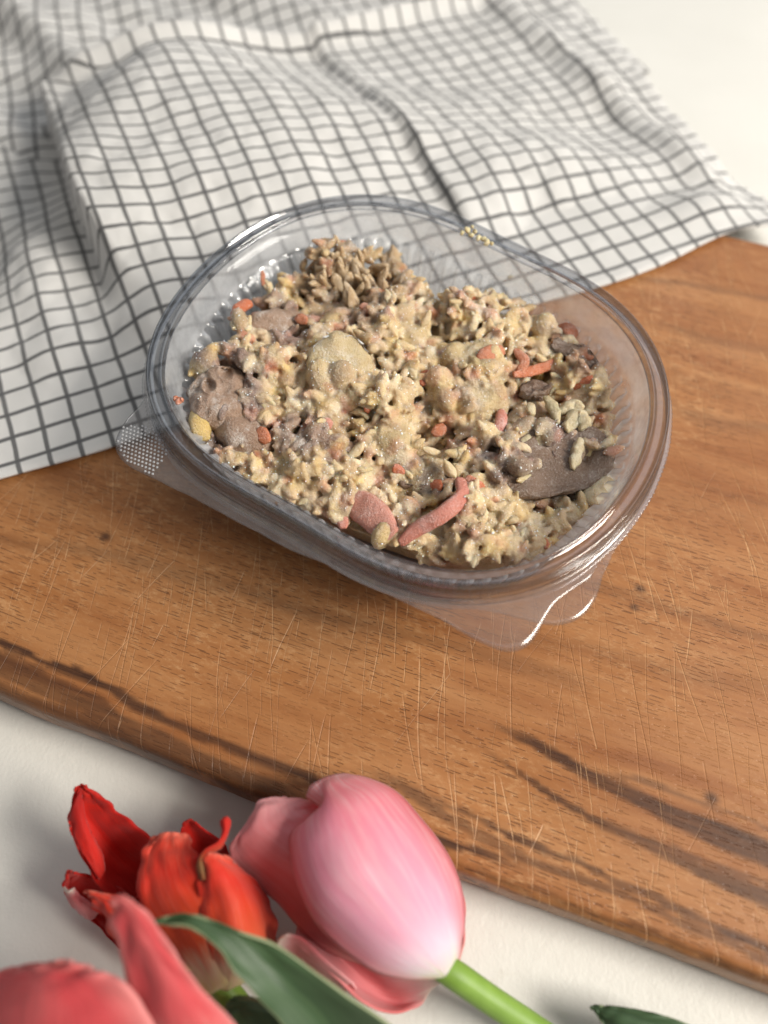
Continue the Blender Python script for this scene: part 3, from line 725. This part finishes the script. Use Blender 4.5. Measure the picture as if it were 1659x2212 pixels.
blob('meat_chunk', 478, 850, -.0030, (.0105, .0125, .0068), M_MEAT, 3, (.2, .1, .3), .16, 'frosted brown meat with two small holes', ico(6), holes)
blob('meat_chunk', 520, 930, -.0042, (.010, .0075, .0055), M_MEAT, 5, (.3, .2, -.6), .22)
blob('meat_chunk', 600, 690, -.0042, (.0115, .0070, .0060), M_MEAT, 8, (0, .2, .2), .22)
blob('meat_chunk', 655, 955, -.0022, (.0058, .0045, .0042), M_MEAT, 12, (0, .2, .2), .22)
blob('meat_chunk', 745, 965, -.0022, (.0070, .0040, .0040), M_MEAT, 14, (0, .2, -.4), .22)
blob('potato_slice', 735, 780, -.0016, (.0108, .0100, .0034), M_POT, 23, (.42, .12, .0), .17, 'round pale potato slice edged with white frost', ICO4)
blob('egg_piece', 432, 915, -.0008, (.0034, .0058, .0040), mat_food('egg_yellow', (.68, .50, .18), None, .25, .5), 33, (.2, 0, .4), .2)
# frost line around the potato slice
vs = []; qc = Hpix(735, 780); mring = Matrix.Rotation(.12, 3, 'Y') @ Matrix.Rotation(.42, 3, 'X')
for i in range(90):
    t = .4 + i / 90 * 4.6; rr = .0092 + .0008 * noise.noise(Vector((math.cos(t) * 3, math.sin(t) * 3, 2)))
    w = max(.00002, .00006 + .00060 * noise.noise(Vector((t * 5, 1, 4))))
    for j in range(6):
        s = j / 6 * 6.283
        p_ = mring @ Vector(((rr + w * math.cos(s)) * math.cos(t), (rr + w * math.cos(s)) * math.sin(t), .0017 + w * math.sin(s)))
        vs.append((qc.x + p_.x, qc.y + p_.y, qc.z - .0012 + p_.z))
part('frost_line', noisy(np.array(vs), .0013, 500, 4), grid_faces(90, 6, True), M_FROST)
HAMS = ('ham_strip',)
def strip(name, pts, width, thick, mat, twist=0.0, label=None, seed=0, n=34, taper=.5, up=(0, -.5, .87)):
    c = catmull([tuple(p) for p in pts], n); rows = []
    for i in range(n):
        tg = Vector(c[min(i + 1, n - 1)] - c[max(i - 1, 0)]).normalized(); u = Vector(up); u = Matrix.Rotation(twist * i / n, 3, tg) @ (u - tg * u.dot(tg)).normalized(); s = tg.cross(u)
        f = i / (n - 1); w = width * (1 - taper * abs(2 * f - 1) ** 2.5) * .5; t = thick * .5 * (1 - .4 * abs(2 * f - 1) ** 4)
        k = 10
        for j in range(k):
            a = j / k * 6.283; cc, ss = math.cos(a), math.sin(a)
            rows.append(Vector(c[i]) + s * (w * math.copysign(abs(cc) ** .6, cc)) + u * (t * math.copysign(abs(ss) ** .6, ss)))
    v = noisy(noisy(np.array([tuple(r) for r in rows]), thick * (.10 if name in HAMS else .22), 350 if name in HAMS else 450, seed), .00010, 1300, seed)
    f = grid_faces(n, 10, True) + [tuple(range(9, -1, -1)), tuple((n - 1) * 10 + j for j in range(10))]
    return part(name, v, f, mat, label)
def S_(px, py, dz): q = Hpix(px, py); return (q.x, q.y, q.z + dz)
strip('ham_strip', [S_(862, 1184, .0030), S_(905, 1162, .0064), S_(955, 1138, .0080), S_(994, 1100, .0080), S_(990, 1055, .0052)], .0052, .0028, M_HAM, .5, 'long curved pink ham strip at the front', 1)
strip('ham_strip', [S_(750, 1080, .0016), S_(800, 1122, .0042), S_(848, 1172, .0038)], .0100, .0034, M_HAM, .2, 'broad reddish pink ham piece at the front', 2)
strip('ham_strip', [S_(738, 1105, .0006), S_(742, 1145, .001)], .0036, .002, M_HAM, 0, None, 3)
strip('ham_strip', [S_(1082, 890, .001), S_(1080, 920, .0022), S_(1072, 950, .0012)], .0040, .0026, M_HAM, .2, None, 4)
strip('ham_strip', [S_(690, 935, .0012), S_(715, 915, .002)], .0045, .003, M_HAM, .2, None, 5)
for k, (pl, w, t) in enumerate([
        ([(1108, 815), (1140, 812), (1180, 800), (1212, 778)], .0036, .0014), ([(1205, 800), (1235, 820), (1275, 850)], .0100, .0026), ([(1110, 760), (1130, 790), (1120, 810)], .0036, .002),
        ([(1030, 785), (1058, 772), (1085, 762)], .0052, .0022), ([(1215, 708), (1240, 718), (1268, 728)], .0048, .0026), ([(1158, 705), (1170, 722)], .0038, .002),
        ([(905, 835), (930, 812)], .0046, .003), ([(505, 690), (525, 672), (545, 660)], .0044, .0024), ([(570, 622), (568, 592)], .0018, .0012),
        ([(792, 895), (802, 870), (815, 850)], .0032, .0026), ([(1005, 1035), (1030, 1060), (1048, 1075)], .0040, .0026), ([(915, 1065), (955, 1048)], .0046, .002), ([(720, 1040), (760, 1050)], .0060, .0026),
        ([(1150, 1170), (1185, 1185)], .0036, .002), ([(560, 930), (580, 960)], .0042, .002), ([(455, 890), (472, 905)], .0034, .0022), ([(1000, 640), (1025, 655)], .0040, .0022), ([(780, 665), (800, 680)], .0036, .002),
        ([(935, 945), (960, 925)], .0040, .002), ([(1050, 880), (1090, 870)], .0034, .002), ([(850, 1010), (870, 1030)], .0034, .0018), ([(640, 690), (665, 700)], .0036, .002)]):
    strip('carrot_shred', [S_(x, y, .0012 + (.0010 if 0 < i < len(pl) - 1 else 0)) for i, (x, y) in enumerate(pl)], w, t, M_CARROT, .5 * math.sin(k), None, 20 + k)
# mushroom slice leaning at the right
def mushroom(px, py, rx, ry, rz, tilt, th, seed, label):
    q = Hpix(px, py); m = Matrix.Rotation(rz, 3, 'Z') @ Matrix.Rotation(tilt, 3, 'X'); v = ICO4[0].copy()
    rad = np.hypot(v[:, 0], v[:, 1]); v[:, 2] = np.sign(v[:, 2]) * np.abs(v[:, 2]) ** .55
    v = v * np.array([rx, ry, th]); v[:, 2] += .0016 * (np.clip(rad, 0, 1) ** 3) + .00028 * np.sin(np.arctan2(v[:, 1] / ry, v[:, 0] / rx) * 46) * np.clip(rad - .2, 0, 1)
    v = noisy(v, .0020, 150, seed); v = noisy(v, .0009, 420, seed); v = noisy(v, .0004, 1100, seed)
    v = v @ np.array(m).T
    return part('mushroom_slice', v + np.array([q.x, q.y, q.z + .0002]), ICO4[1], M_MUSH, label)
mushroom(1195, 1000, .0190, .0125, .25, .10, .0026, 4, 'large dark brown mushroom slice at the right')
mushroom(1240, 775, .0100, .0035, -.75, -.1, .0022, 6, None)
mushroom(905, 1040, .0070, .0050, .6, -.4, .002, 8, None)
mushroom(1155, 850, .0050, .0040, .2, -.4, .002, 9, None)
blob('mushroom_rim', 1300, 1050, -.003, (.0075, .0050, .0050), M_GRAIN, 41, (0, 0, .8), .2)
# pale celery bits
for k, (pl, w, t) in enumerate([([(1175, 870), (1192, 895), (1200, 930)], .0036, .0030), ([(1232, 1025), (1242, 990), (1248, 960)], .0036, .0028), ([(1215, 940), (1245, 915), (1262, 940)], .0060, .0040), ([(1118, 970), (1150, 955)], .0036, .003), ([(1205, 905), (1235, 890), (1255, 900)], .0046, .004), ([(1140, 885), (1145, 910)], .003, .003)]):
    strip('celery_piece', [S_(x, y, .0030) for x, y in pl], w, t, M_CELERY, .3, None, 60 + k)
for (px, py, L) in [(970, 1025, .0036), (800, 1105, .0034), (1128, 1045, .0030), (770, 985, .0036), (900, 970, .0032), (930, 985, .003), (850, 1090, .0028), (875, 760, .0036), (920, 700, .0032), (1165, 785, .0026)]:
    q = Hpix(px, py); v = noisy(grain_shape(ICO3[0], L, L * .45, .25), .0003, 600, px); m = np.array((Matrix.Rotation(random.uniform(0, 3), 3, 'Z') @ Matrix.Rotation(random.uniform(-.9, .2), 3, 'Y')))
    part('rice_grain', v @ m.T + np.array([q.x, q.y, q.z + .0028]), ICO3[1], M_GRAIN)
# shredded chicken standing up at the back
for k in range(46):
    px, py = random.gauss(755, 55), random.gauss(590, 32)
    if k == 0: px, py = 728, 535
    if not in_poly(px, py, OUT): continue
    q = Hpix(px, py); L = random.uniform(.006, .012); lean = Vector((random.gauss((px - 760) / 260, .45), random.gauss(.1, .4), random.uniform(.35, 1))).normalized()
    if k == 0: lean = Vector((-.08, .05, 1)); L = .012
    a = Vector(q) - lean * L * .55 + Vector((0, 0, -.001)); b = Vector(q) + lean * L * .45; mid = (a + b) / 2 + Vector((random.gauss(0, .001), random.gauss(0, .001), 0))
    strip('chicken_shred', [tuple(a), tuple(mid), tuple(b)], random.uniform(.0018, .0040), random.uniform(.0012, .0024), M_CHICK, random.uniform(-.6, .6), None, 90 + k, 14, .75, (random.gauss(0, .3), -1, .2))

# crumbs on the rim
M_CRUMB = mat_food('crumb', (.74, .64, .36), (.78, .70, .48), .2, .4)
def crumbs(label, spots, z, mat, grp=None):
    bm_v = []; bm_f = []; n = 0
    for (px, py, r) in spots:
        q = P(px, py, z); v = noisy(ICO2[0] * np.array([r * 1.3, r, r * .8]), r * .35, 1.3 / r, int(px)) @ np.array(rand_rot().to_3x3()).T + np.array(q); bm_v.append(v); bm_f += [tuple(a + n for a in f) for f in ICO2[1]]; n += len(v)
    return tag(mesh_obj('food_crumb', np.concatenate(bm_v), bm_f, mat), label, 'crumb', grp)
crumbs('cream-coloured crumb cluster smeared on the far rim of the tray', [(998, 503, .0009), (1010, 497, .0010), (1018, 508, .0009), (1026, 500, .0008), (1034, 514, .0010), (1044, 516, .0009), (1052, 524, .0010), (1062, 526, .0007), (1020, 490, .0006)], .0634, M_CRUMB)
crumbs('tiny orange crumb stuck to the left inner edge of the rim', [(380, 862, .0009), (386, 866, .0011), (392, 864, .0008)], .0600, M_CARROT)
crumbs('single yellow crumb on the far inner wall of the tray', [(1101, 598, .0008)], .052, M_CRUMB)

# ------------------------------------------------------------------ tulips
def petal(name, rows, mat, parent, nu=34, nv=48, ruffle=.0005, seed=0, thick=.0006, brown=None, tipround=True):
    g = np.array([[tuple(P(*p)) for p in catmull_px(r)] for r in rows])
    g = catmull(g, nv); g = np.swapaxes(catmull(np.swapaxes(g, 0, 1), nu), 0, 1)
    u = np.linspace(0, 1, nu); v = np.linspace(0, 1, nv); UU, VV = np.meshgrid(u, v)
    V = g.reshape(-1, 3); uv = np.stack([UU.ravel(), VV.ravel()], -1)
    for i in range(len(V)):
        e = abs(uv[i, 0] - .5) * 2; a = ruffle * (.25 + e ** 2 + .8 * uv[i, 1] ** 3)
        V[i, 2] += a * noise.noise(Vector((uv[i, 0] * 5 + seed, uv[i, 1] * 9, seed))); V[i, 0] += .6 * a * noise.noise(Vector((uv[i, 0] * 5, uv[i, 1] * 9 + seed, 7)))
    o = mesh_obj(name, V, grid_faces(nv, nu), mat, None, uvs=uv); solidify(o, thick)
    b = np.zeros(len(V))
    if brown:
        for (bu, bv, ru, rv, s) in brown: b = np.maximum(b, s * np.exp(-(((uv[:, 0] - bu) / ru) ** 2 + ((uv[:, 1] - bv) / rv) ** 2)))
    at = o.data.attributes.new('brown', 'FLOAT', 'POINT'); at.data.foreach_set('value', b)
    adopt(o, parent); return o
def catmull_px(r): return r
def tube(name, pts, rad, mat, parent, n=40, k=16, uvm=True):
    c = catmull([tuple(p) for p in pts], n); V = []; uv = []
    rad = np.interp(np.linspace(0, 1, n), np.linspace(0, 1, len(rad)), rad)
    for i in range(n):
        tg = Vector(c[min(i + 1, n - 1)] - c[max(i - 1, 0)]).normalized(); s = tg.cross(Vector((0, 0, 1))).normalized(); u = s.cross(tg)
        for j in range(k):
            a = j / k * 6.283; V.append(Vector(c[i]) + s * rad[i] * math.cos(a) + u * rad[i] * math.sin(a)); uv.append((j / k * .8 + .1, i / n * 3))
    o = mesh_obj(name, V, grid_faces(n, k, True) + [tuple(range(k - 1, -1, -1)), tuple((n - 1) * k + j for j in range(k))], mat, None, uvs=uv); adopt(o, parent); return o
M_STEM = mat_leaf('tulip_stem', (.16, .28, .035), (.22, .36, .06))
M_LEAF = mat_leaf('tulip_leaf', (.030, .062, .026), (.042, .085, .034))
M_PINK = mat_petal('pink_petal', [(0, (.72, .76, .48)), (.05, (.84, .80, .78)), (.13, (.88, .70, .80)), (.26, (.88, .46, .60)), (.6, (.86, .34, .45)), (.85, (.84, .26, .31)), (1, (.80, .38, .38))], (.68, .09, .075), .75, streak=(.94, .78, .82), sk=.5, trans=.4)
M_PINK2 = mat_petal('deep_pink_petal', [(0, (.78, .70, .60)), (.16, (.66, .30, .30)), (.28, (.66, .15, .16)), (.55, (.74, .23, .25)), (1, (.82, .40, .41))], (.70, .18, .17), .5, streak=(.82, .42, .42), sk=.3)
M_RED = mat_petal('red_petal', [(0, (.70, .60, .28)), (.10, (.74, .56, .38)), (.22, (.68, .10, .025)), (.6, (.74, .032, .014)), (.85, (.76, .07, .035)), (1, (.80, .20, .13))], (.52, .010, .006), .5, streak=(.76, .20, .13), sk=.35, trans=.38)
M_DEEPRED = mat_petal('red_petal_inside', [(0, (.42, .006, .004)), (.5, (.68, .014, .006)), (1, (.70, .026, .014))], (.50, .008, .005), .5, streak=(.66, .05, .03), sk=.25, trans=.45)
M_CORAL = mat_petal('coral_petal', [(0, (.6, .3, .25)), (.2, (.62, .075, .085)), (.6, (.62, .065, .075)), (1, (.76, .22, .20))], (.84, .36, .34), .75, streak=(.62, .14, .13), sk=.2)

# large pink tulip
t1 = empty('tulip', tuple(P(820, 1950, .0)))
tag(t1, 'large pale pink tulip with green stem lying against the board edge', 'tulip', 'cut tulips on the table')
petal('petal', [
    [(948, 2112, .020), (956, 2110, .022), (966, 2106, .022), (978, 2098, .019), (986, 2088, .015)],
    [(872, 2112, .028), (900, 2088, .034), (935, 2062, .035), (975, 2045, .029), (996, 2040, .016)],
    [(790, 2088, .034), (835, 2040, .041), (890, 2005, .042), (960, 1985, .034), (1003, 1985, .018)],
    [(700, 2012, .036), (755, 1965, .044), (835, 1930, .045), (930, 1915, .037), (994, 1910, .019)],
    [(652, 1932, .036), (700, 1900, .045), (790, 1865, .047), (895, 1848, .038), (962, 1838, .020)],
    [(629, 1850, .035), (675, 1825, .044), (755, 1795, .046), (845, 1775, .038), (912, 1772, .022)],
    [(638, 1792, .034), (672, 1768, .041), (728, 1740, .043), (800, 1716, .037), (855, 1710, .025)],
    [(700, 1757, .037), (704, 1732, .039), (706, 1704, .038), (752, 1688, .035), (795, 1682, .028)],
    [(662, 1722, .034), (672, 1698, .035), (704, 1680, .033), (730, 1673, .031), (752, 1673, .029)]], M_PINK, t1, brown=[(.05, .87, .22, .035, 1.0), (.22, .83, .10, .05, .85)], seed=1)
petal('petal', [
    [(880, 2110, .014), (900, 2080, .018), (930, 2050, .020)],
    [(700, 2050, .014), (770, 1985, .024), (850, 1930, .024)],
    [(590, 1940, .018), (680, 1880, .031), (790, 1820, .028)],
    [(516, 1878, .023), (600, 1820, .033), (730, 1765, .030)],
    [(497, 1840, .027), (560, 1785, .034), (690, 1740, .031)],
    [(520, 1800, .029), (565, 1752, .033), (660, 1728, .031)],
    [(552, 1745, .030), (566, 1726, .031), (610, 1722, .031)]], M_PINK2, t1, seed=4, ruffle=.0012)
petal('petal', [
    [(930, 2132, .010), (944, 2126, .014), (955, 2118, .018), (960, 2110, .020)],
    [(905, 2172, .008), (905, 2150, .009), (900, 2120, .014), (880, 2095, .020)],
    [(850, 2188, .012), (848, 2165, .007), (840, 2125, .010), (815, 2080, .019)],
    [(785, 2165, .017), (790, 2140, .009), (780, 2095, .009), (755, 2045, .018)],
    [(712, 2100, .021), (722, 2085, .013), (720, 2050, .010), (715, 2000, .018)],
    [(660, 2050, .024), (672, 2044, .017), (675, 2015, .011), (680, 1965, .018)],
    [(622, 2024, .023), (636, 2030, .018), (640, 2010, .013), (655, 1955, .018)]], M_PINK2, t1, seed=7, ruffle=.0006)
petal('petal', [[(598, 2050, .018), (602, 2030, .024), (622, 2018, .026), (640, 2032, .021)], [(640, 2062, .016), (640, 2035, .024), (655, 2030, .026), (672, 2050, .021)], [(690, 2108, .014), (690, 2080, .022), (705, 2076, .024), (718, 2095, .020)], [(745, 2150, .012), (748, 2128, .018), (760, 2122, .020), (770, 2138, .016)]], M_PINK2, t1, seed=11, ruffle=.0003)
petal('petal', [
    [(960, 2118, .012), (975, 2110, .010), (988, 2095, .012)], [(900, 2120, .006), (960, 2060, .004), (1002, 2020, .014)],
    [(800, 2040, .006), (900, 1950, .003), (998, 1930, .016)], [(700, 1930, .010), (800, 1850, .006), (930, 1800, .019)], [(680, 1830, .016), (740, 1760, .014), (830, 1715, .022)], [(690, 1760, .022), (715, 1730, .020), (760, 1700, .024)]], M_PINK2, t1, seed=13)
tube('stem', [P(945, 2085, .020), P(985, 2108, .019), P(1060, 2160, .014), P(1180, 2240, .007), P(1400, 2390, .0045), P(1750, 2560, .0045)], [.0032, .0036, .0035, .0035, .0036, .0036], M_STEM, t1)

# red open tulip
t2 = empty('tulip', tuple(P(380, 1950, 0)))
tag(t2, 'wide open bright red tulip with curled petals behind the green leaf', 'tulip', 'cut tulips on the table')
petal('petal', [
    [(300, 2010, .008), (350, 1975, .006), (400, 1940, .012)], [(238, 1945, .014), (300, 1890, .008), (370, 1850, .016)],
    [(198, 1890, .020), (255, 1850, .012), (327, 1812, .020)], [(162, 1820, .024), (215, 1800, .017), (285, 1776, .023)],
    [(148, 1772, .026), (185, 1755, .022), (245, 1742, .025)], [(160, 1722, .027), (182, 1718, .026), (212, 1716, .027)], [(174, 1698, .028), (179, 1694, .028), (190, 1700, .028)]], M_DEEPRED, t2, seed=21, ruffle=.0020)
petal('petal', [[(150, 1770, .026), (158, 1740, .029), (175, 1700, .030)], [(172, 1830, .024), (185, 1800, .026), (186, 1770, .026)], [(215, 1900, .020), (225, 1880, .020), (222, 1850, .020)]], M_DEEPRED, t2, seed=22, ruffle=.0004, nu=16, nv=24)
petal('petal', [
    [(258, 2050, .006), (280, 2010, .008), (310, 1960, .012)], [(205, 1995, .006), (225, 1965, .006), (262, 1920, .013)],
    [(165, 1960, .010), (178, 1940, .006), (205, 1895, .015)], [(142, 1928, .016), (150, 1920, .011), (178, 1888, .017)], [(140, 1900, .020), (148, 1898, .016), (163, 1886, .019)], [(146, 1884, .021), (150, 1881, .021), (156, 1884, .021)]], M_DEEPRED, t2, seed=24, ruffle=.0012)
petal('petal', [[(138, 1915, .020), (146, 1925, .023), (160, 1918, .023)], [(152, 1950, .016), (165, 1950, .019), (175, 1935, .020)], [(185, 1982, .010), (200, 1985, .012), (215, 1965, .014)]], M_PINK2, t2, seed=25, ruffle=.0004, nu=14, nv=20)
petal('petal', [
    [(330, 2110, .012), (400, 2100, .022), (440, 2080, .024)], [(265, 2050, .016), (320, 2030, .025), (390, 2010, .027)],
    [(222, 1985, .022), (265, 1975, .028), (330, 1965, .026)], [(192, 1938, .026), (225, 1940, .029), (270, 1940, .026)], [(184, 1926, .028), (196, 1925, .029), (212, 1930, .028)]], M_RED, t2, seed=27, ruffle=.0022)
petal('petal', [
    [(452, 2150, .016), (475, 2135, .021), (505, 2118, .019)], [(385, 2085, .022), (440, 2060, .028), (510, 2040, .028)], [(330, 2015, .026), (400, 1990, .031), (490, 1975, .032)],
    [(302, 1950, .028), (365, 1930, .032), (455, 1915, .034)], [(299, 1890, .029), (350, 1870, .032), (425, 1862, .034)], [(312, 1838, .029), (355, 1825, .031), (418, 1830, .031)], [(330, 1806, .029), (368, 1797, .031), (408, 1803, .029)]], M_RED, t2, seed=30, ruffle=.0014)
petal('petal', [
    [(470, 2140, .018), (500, 2138, .016), (535, 2115, .008)], [(455, 2060, .028), (530, 2055, .030), (592, 2050, .010)], [(435, 1980, .032), (520, 1975, .034), (594, 1990, .014)],
    [(428, 1915, .034), (495, 1905, .036), (575, 1935, .019)], [(430, 1870, .035), (465, 1858, .037), (530, 1885, .026)], [(437, 1848, .036), (458, 1842, .037), (495, 1852, .032)]], M_RED, t2, seed=33, ruffle=.0012, brown=[(.08, .82, .14, .12, .8), (.15, 1, .2, .06, .6)])
petal('petal', [[(432, 1905, .034), (440, 1900, .036), (452, 1906, .034)], [(424, 1868, .036), (434, 1860, .037), (446, 1870, .035)], [(437, 1842, .037), (446, 1836, .038), (454, 1848, .036)], [(466, 1826, .036), (472, 1820, .037), (478, 1830, .035)], [(480, 1798, .035), (487, 1796, .036), (492, 1802, .034)], [(476, 1776, .034), (486, 1772, .036), (498, 1778, .034)], [(484, 1766, .034), (490, 1764, .034), (495, 1768, .034)]], M_DEEPRED, t2, seed=35, ruffle=.0003, nu=14, nv=40, thick=.0004, brown=[(.5, .10, .7, .16, .85), (.9, .4, .3, .2, .3)])
petal('petal', [[(400, 1900, .014), (450, 1880, .012), (500, 1860, .016)], [(388, 1830, .020), (430, 1815, .017), (482, 1822, .020)], [(392, 1788, .023), (412, 1780, .022), (440, 1792, .023)], [(404, 1772, .024), (410, 1770, .024), (418, 1774, .024)]], M_DEEPRED, t2, seed=37)
petal('petal', [[(440, 2150, .012), (480, 2150, .006), (530, 2120, .006)], [(330, 2080, .006), (440, 2030, .003), (575, 2040, .006)], [(280, 1990, .008), (400, 1930, .004), (560, 1950, .010)], [(300, 1920, .014), (400, 1870, .012), (520, 1890, .016)]], M_DEEPRED, t2, seed=39)
tube('stem', [P(470, 2120, .016), P(500, 2160, .013), P(560, 2240, .008), P(700, 2420, .0045), P(820, 2600, .0045)], [.0030, .0038, .0040, .0040, .0040], M_STEM, t2)

# nearest coral pink tulip, lower left
t3 = empty('tulip', tuple(P(150, 2280, 0)))
tag(t3, 'coral pink tulip nearest the lens, cropped at the lower left corner', 'tulip', 'cut tulips on the table')
petal('petal', [
    [(300, 2420, .040), (420, 2360, .050), (560, 2330, .046)], [(285, 2250, .050), (380, 2220, .058), (525, 2235, .053)], [(275, 2120, .056), (345, 2100, .061), (430, 2130, .058)],
    [(256, 2040, .060), (308, 2025, .064), (372, 2050, .062)], [(242, 1978, .063), (282, 1965, .066), (330, 1988, .064)], [(248, 1948, .065), (265, 1942, .067), (288, 1950, .066)], [(258, 1936, .066), (264, 1934, .066), (272, 1937, .066)]], M_CORAL, t3, seed=41, ruffle=.0010)
petal('petal', [
    [(-160, 2420, .030), (60, 2460, .050), (330, 2420, .050)], [(-150, 2240, .036), (60, 2260, .056), (340, 2230, .056)], [(-110, 2160, .040), (70, 2165, .058), (270, 2125, .060)],
    [(-50, 2115, .044), (75, 2112, .057), (215, 2098, .060)], [(0, 2096, .048), (85, 2090, .056), (170, 2080, .059)], [(60, 2084, .052), (100, 2079, .055), (145, 2074, .058)]], M_CORAL, t3, seed=44, ruffle=.0016)
petal('petal', [[(-100, 2460, .012), (150, 2480, .010), (450, 2420, .020)], [(-90, 2300, .014), (160, 2280, .012), (470, 2290, .026)], [(-40, 2200, .022), (170, 2170, .020), (400, 2190, .034)], [(40, 2150, .030), (180, 2120, .030), (300, 2150, .040)]], M_CORAL, t3, seed=46)
tube('stem', [P(200, 2440, .028), P(280, 2560, .020), P(420, 2760, .008), P(560, 3000, .0045)], [.0034, .0042, .0042, .0042], M_STEM, t3)

# leaves
def leaf(label, rows, seed, ruffle=.0006):
    r = empty('tulip_leaf', tuple(P(rows[0][1][0], rows[0][1][1], 0)))
    tag(r, label, 'leaf', 'loose tulip leaves')
    petal('leaf_blade', rows, M_LEAF, r, seed=seed, ruffle=ruffle, thick=.0007)
leaf('long green leaf arching over the red tulip in the foreground', [
    [(700, 2330, .030), (800, 2330, .022), (960, 2330, .030)], [(602, 2203, .042), (700, 2190, .036), (850, 2222, .038)], [(549, 2148, .048), (630, 2125, .043), (745, 2148, .043)], [(512, 2104, .051), (575, 2075, .047), (680, 2100, .046)],
    [(470, 2050, .053), (525, 2030, .050), (597, 2043, .049)], [(430, 2014, .054), (470, 2000, .052), (520, 2014, .052)], [(395, 2000, .054), (420, 1983, .053), (455, 1988, .053)], [(360, 1998, .053), (375, 1984, .052), (400, 1975, .053)], [(331, 1992, .053), (334, 1989, .053), (340, 1987, .053)]], 51)
leaf('dark green leaf in shade under the arching leaf at the bottom edge', [
    [(560, 2420, .020), (680, 2400, .022), (800, 2380, .016)], [(505, 2240, .022), (600, 2220, .026), (760, 2240, .022)], [(490, 2180, .022), (545, 2170, .025), (640, 2190, .024)], [(498, 2158, .022), (515, 2152, .022), (545, 2155, .022)]], 53)
leaf('green leaf tip on the table at the lower right corner', [
    [(1480, 2420, .010), (1560, 2360, .014), (1640, 2310, .010)], [(1360, 2290, .012), (1430, 2250, .016), (1490, 2214, .014)], [(1312, 2225, .013), (1350, 2206, .016), (1395, 2186, .014)], [(1288, 2192, .013), (1305, 2184, .014), (1330, 2176, .014)], [(1276, 2174, .013), (1279, 2174, .013), (1284, 2173, .013)]], 55)
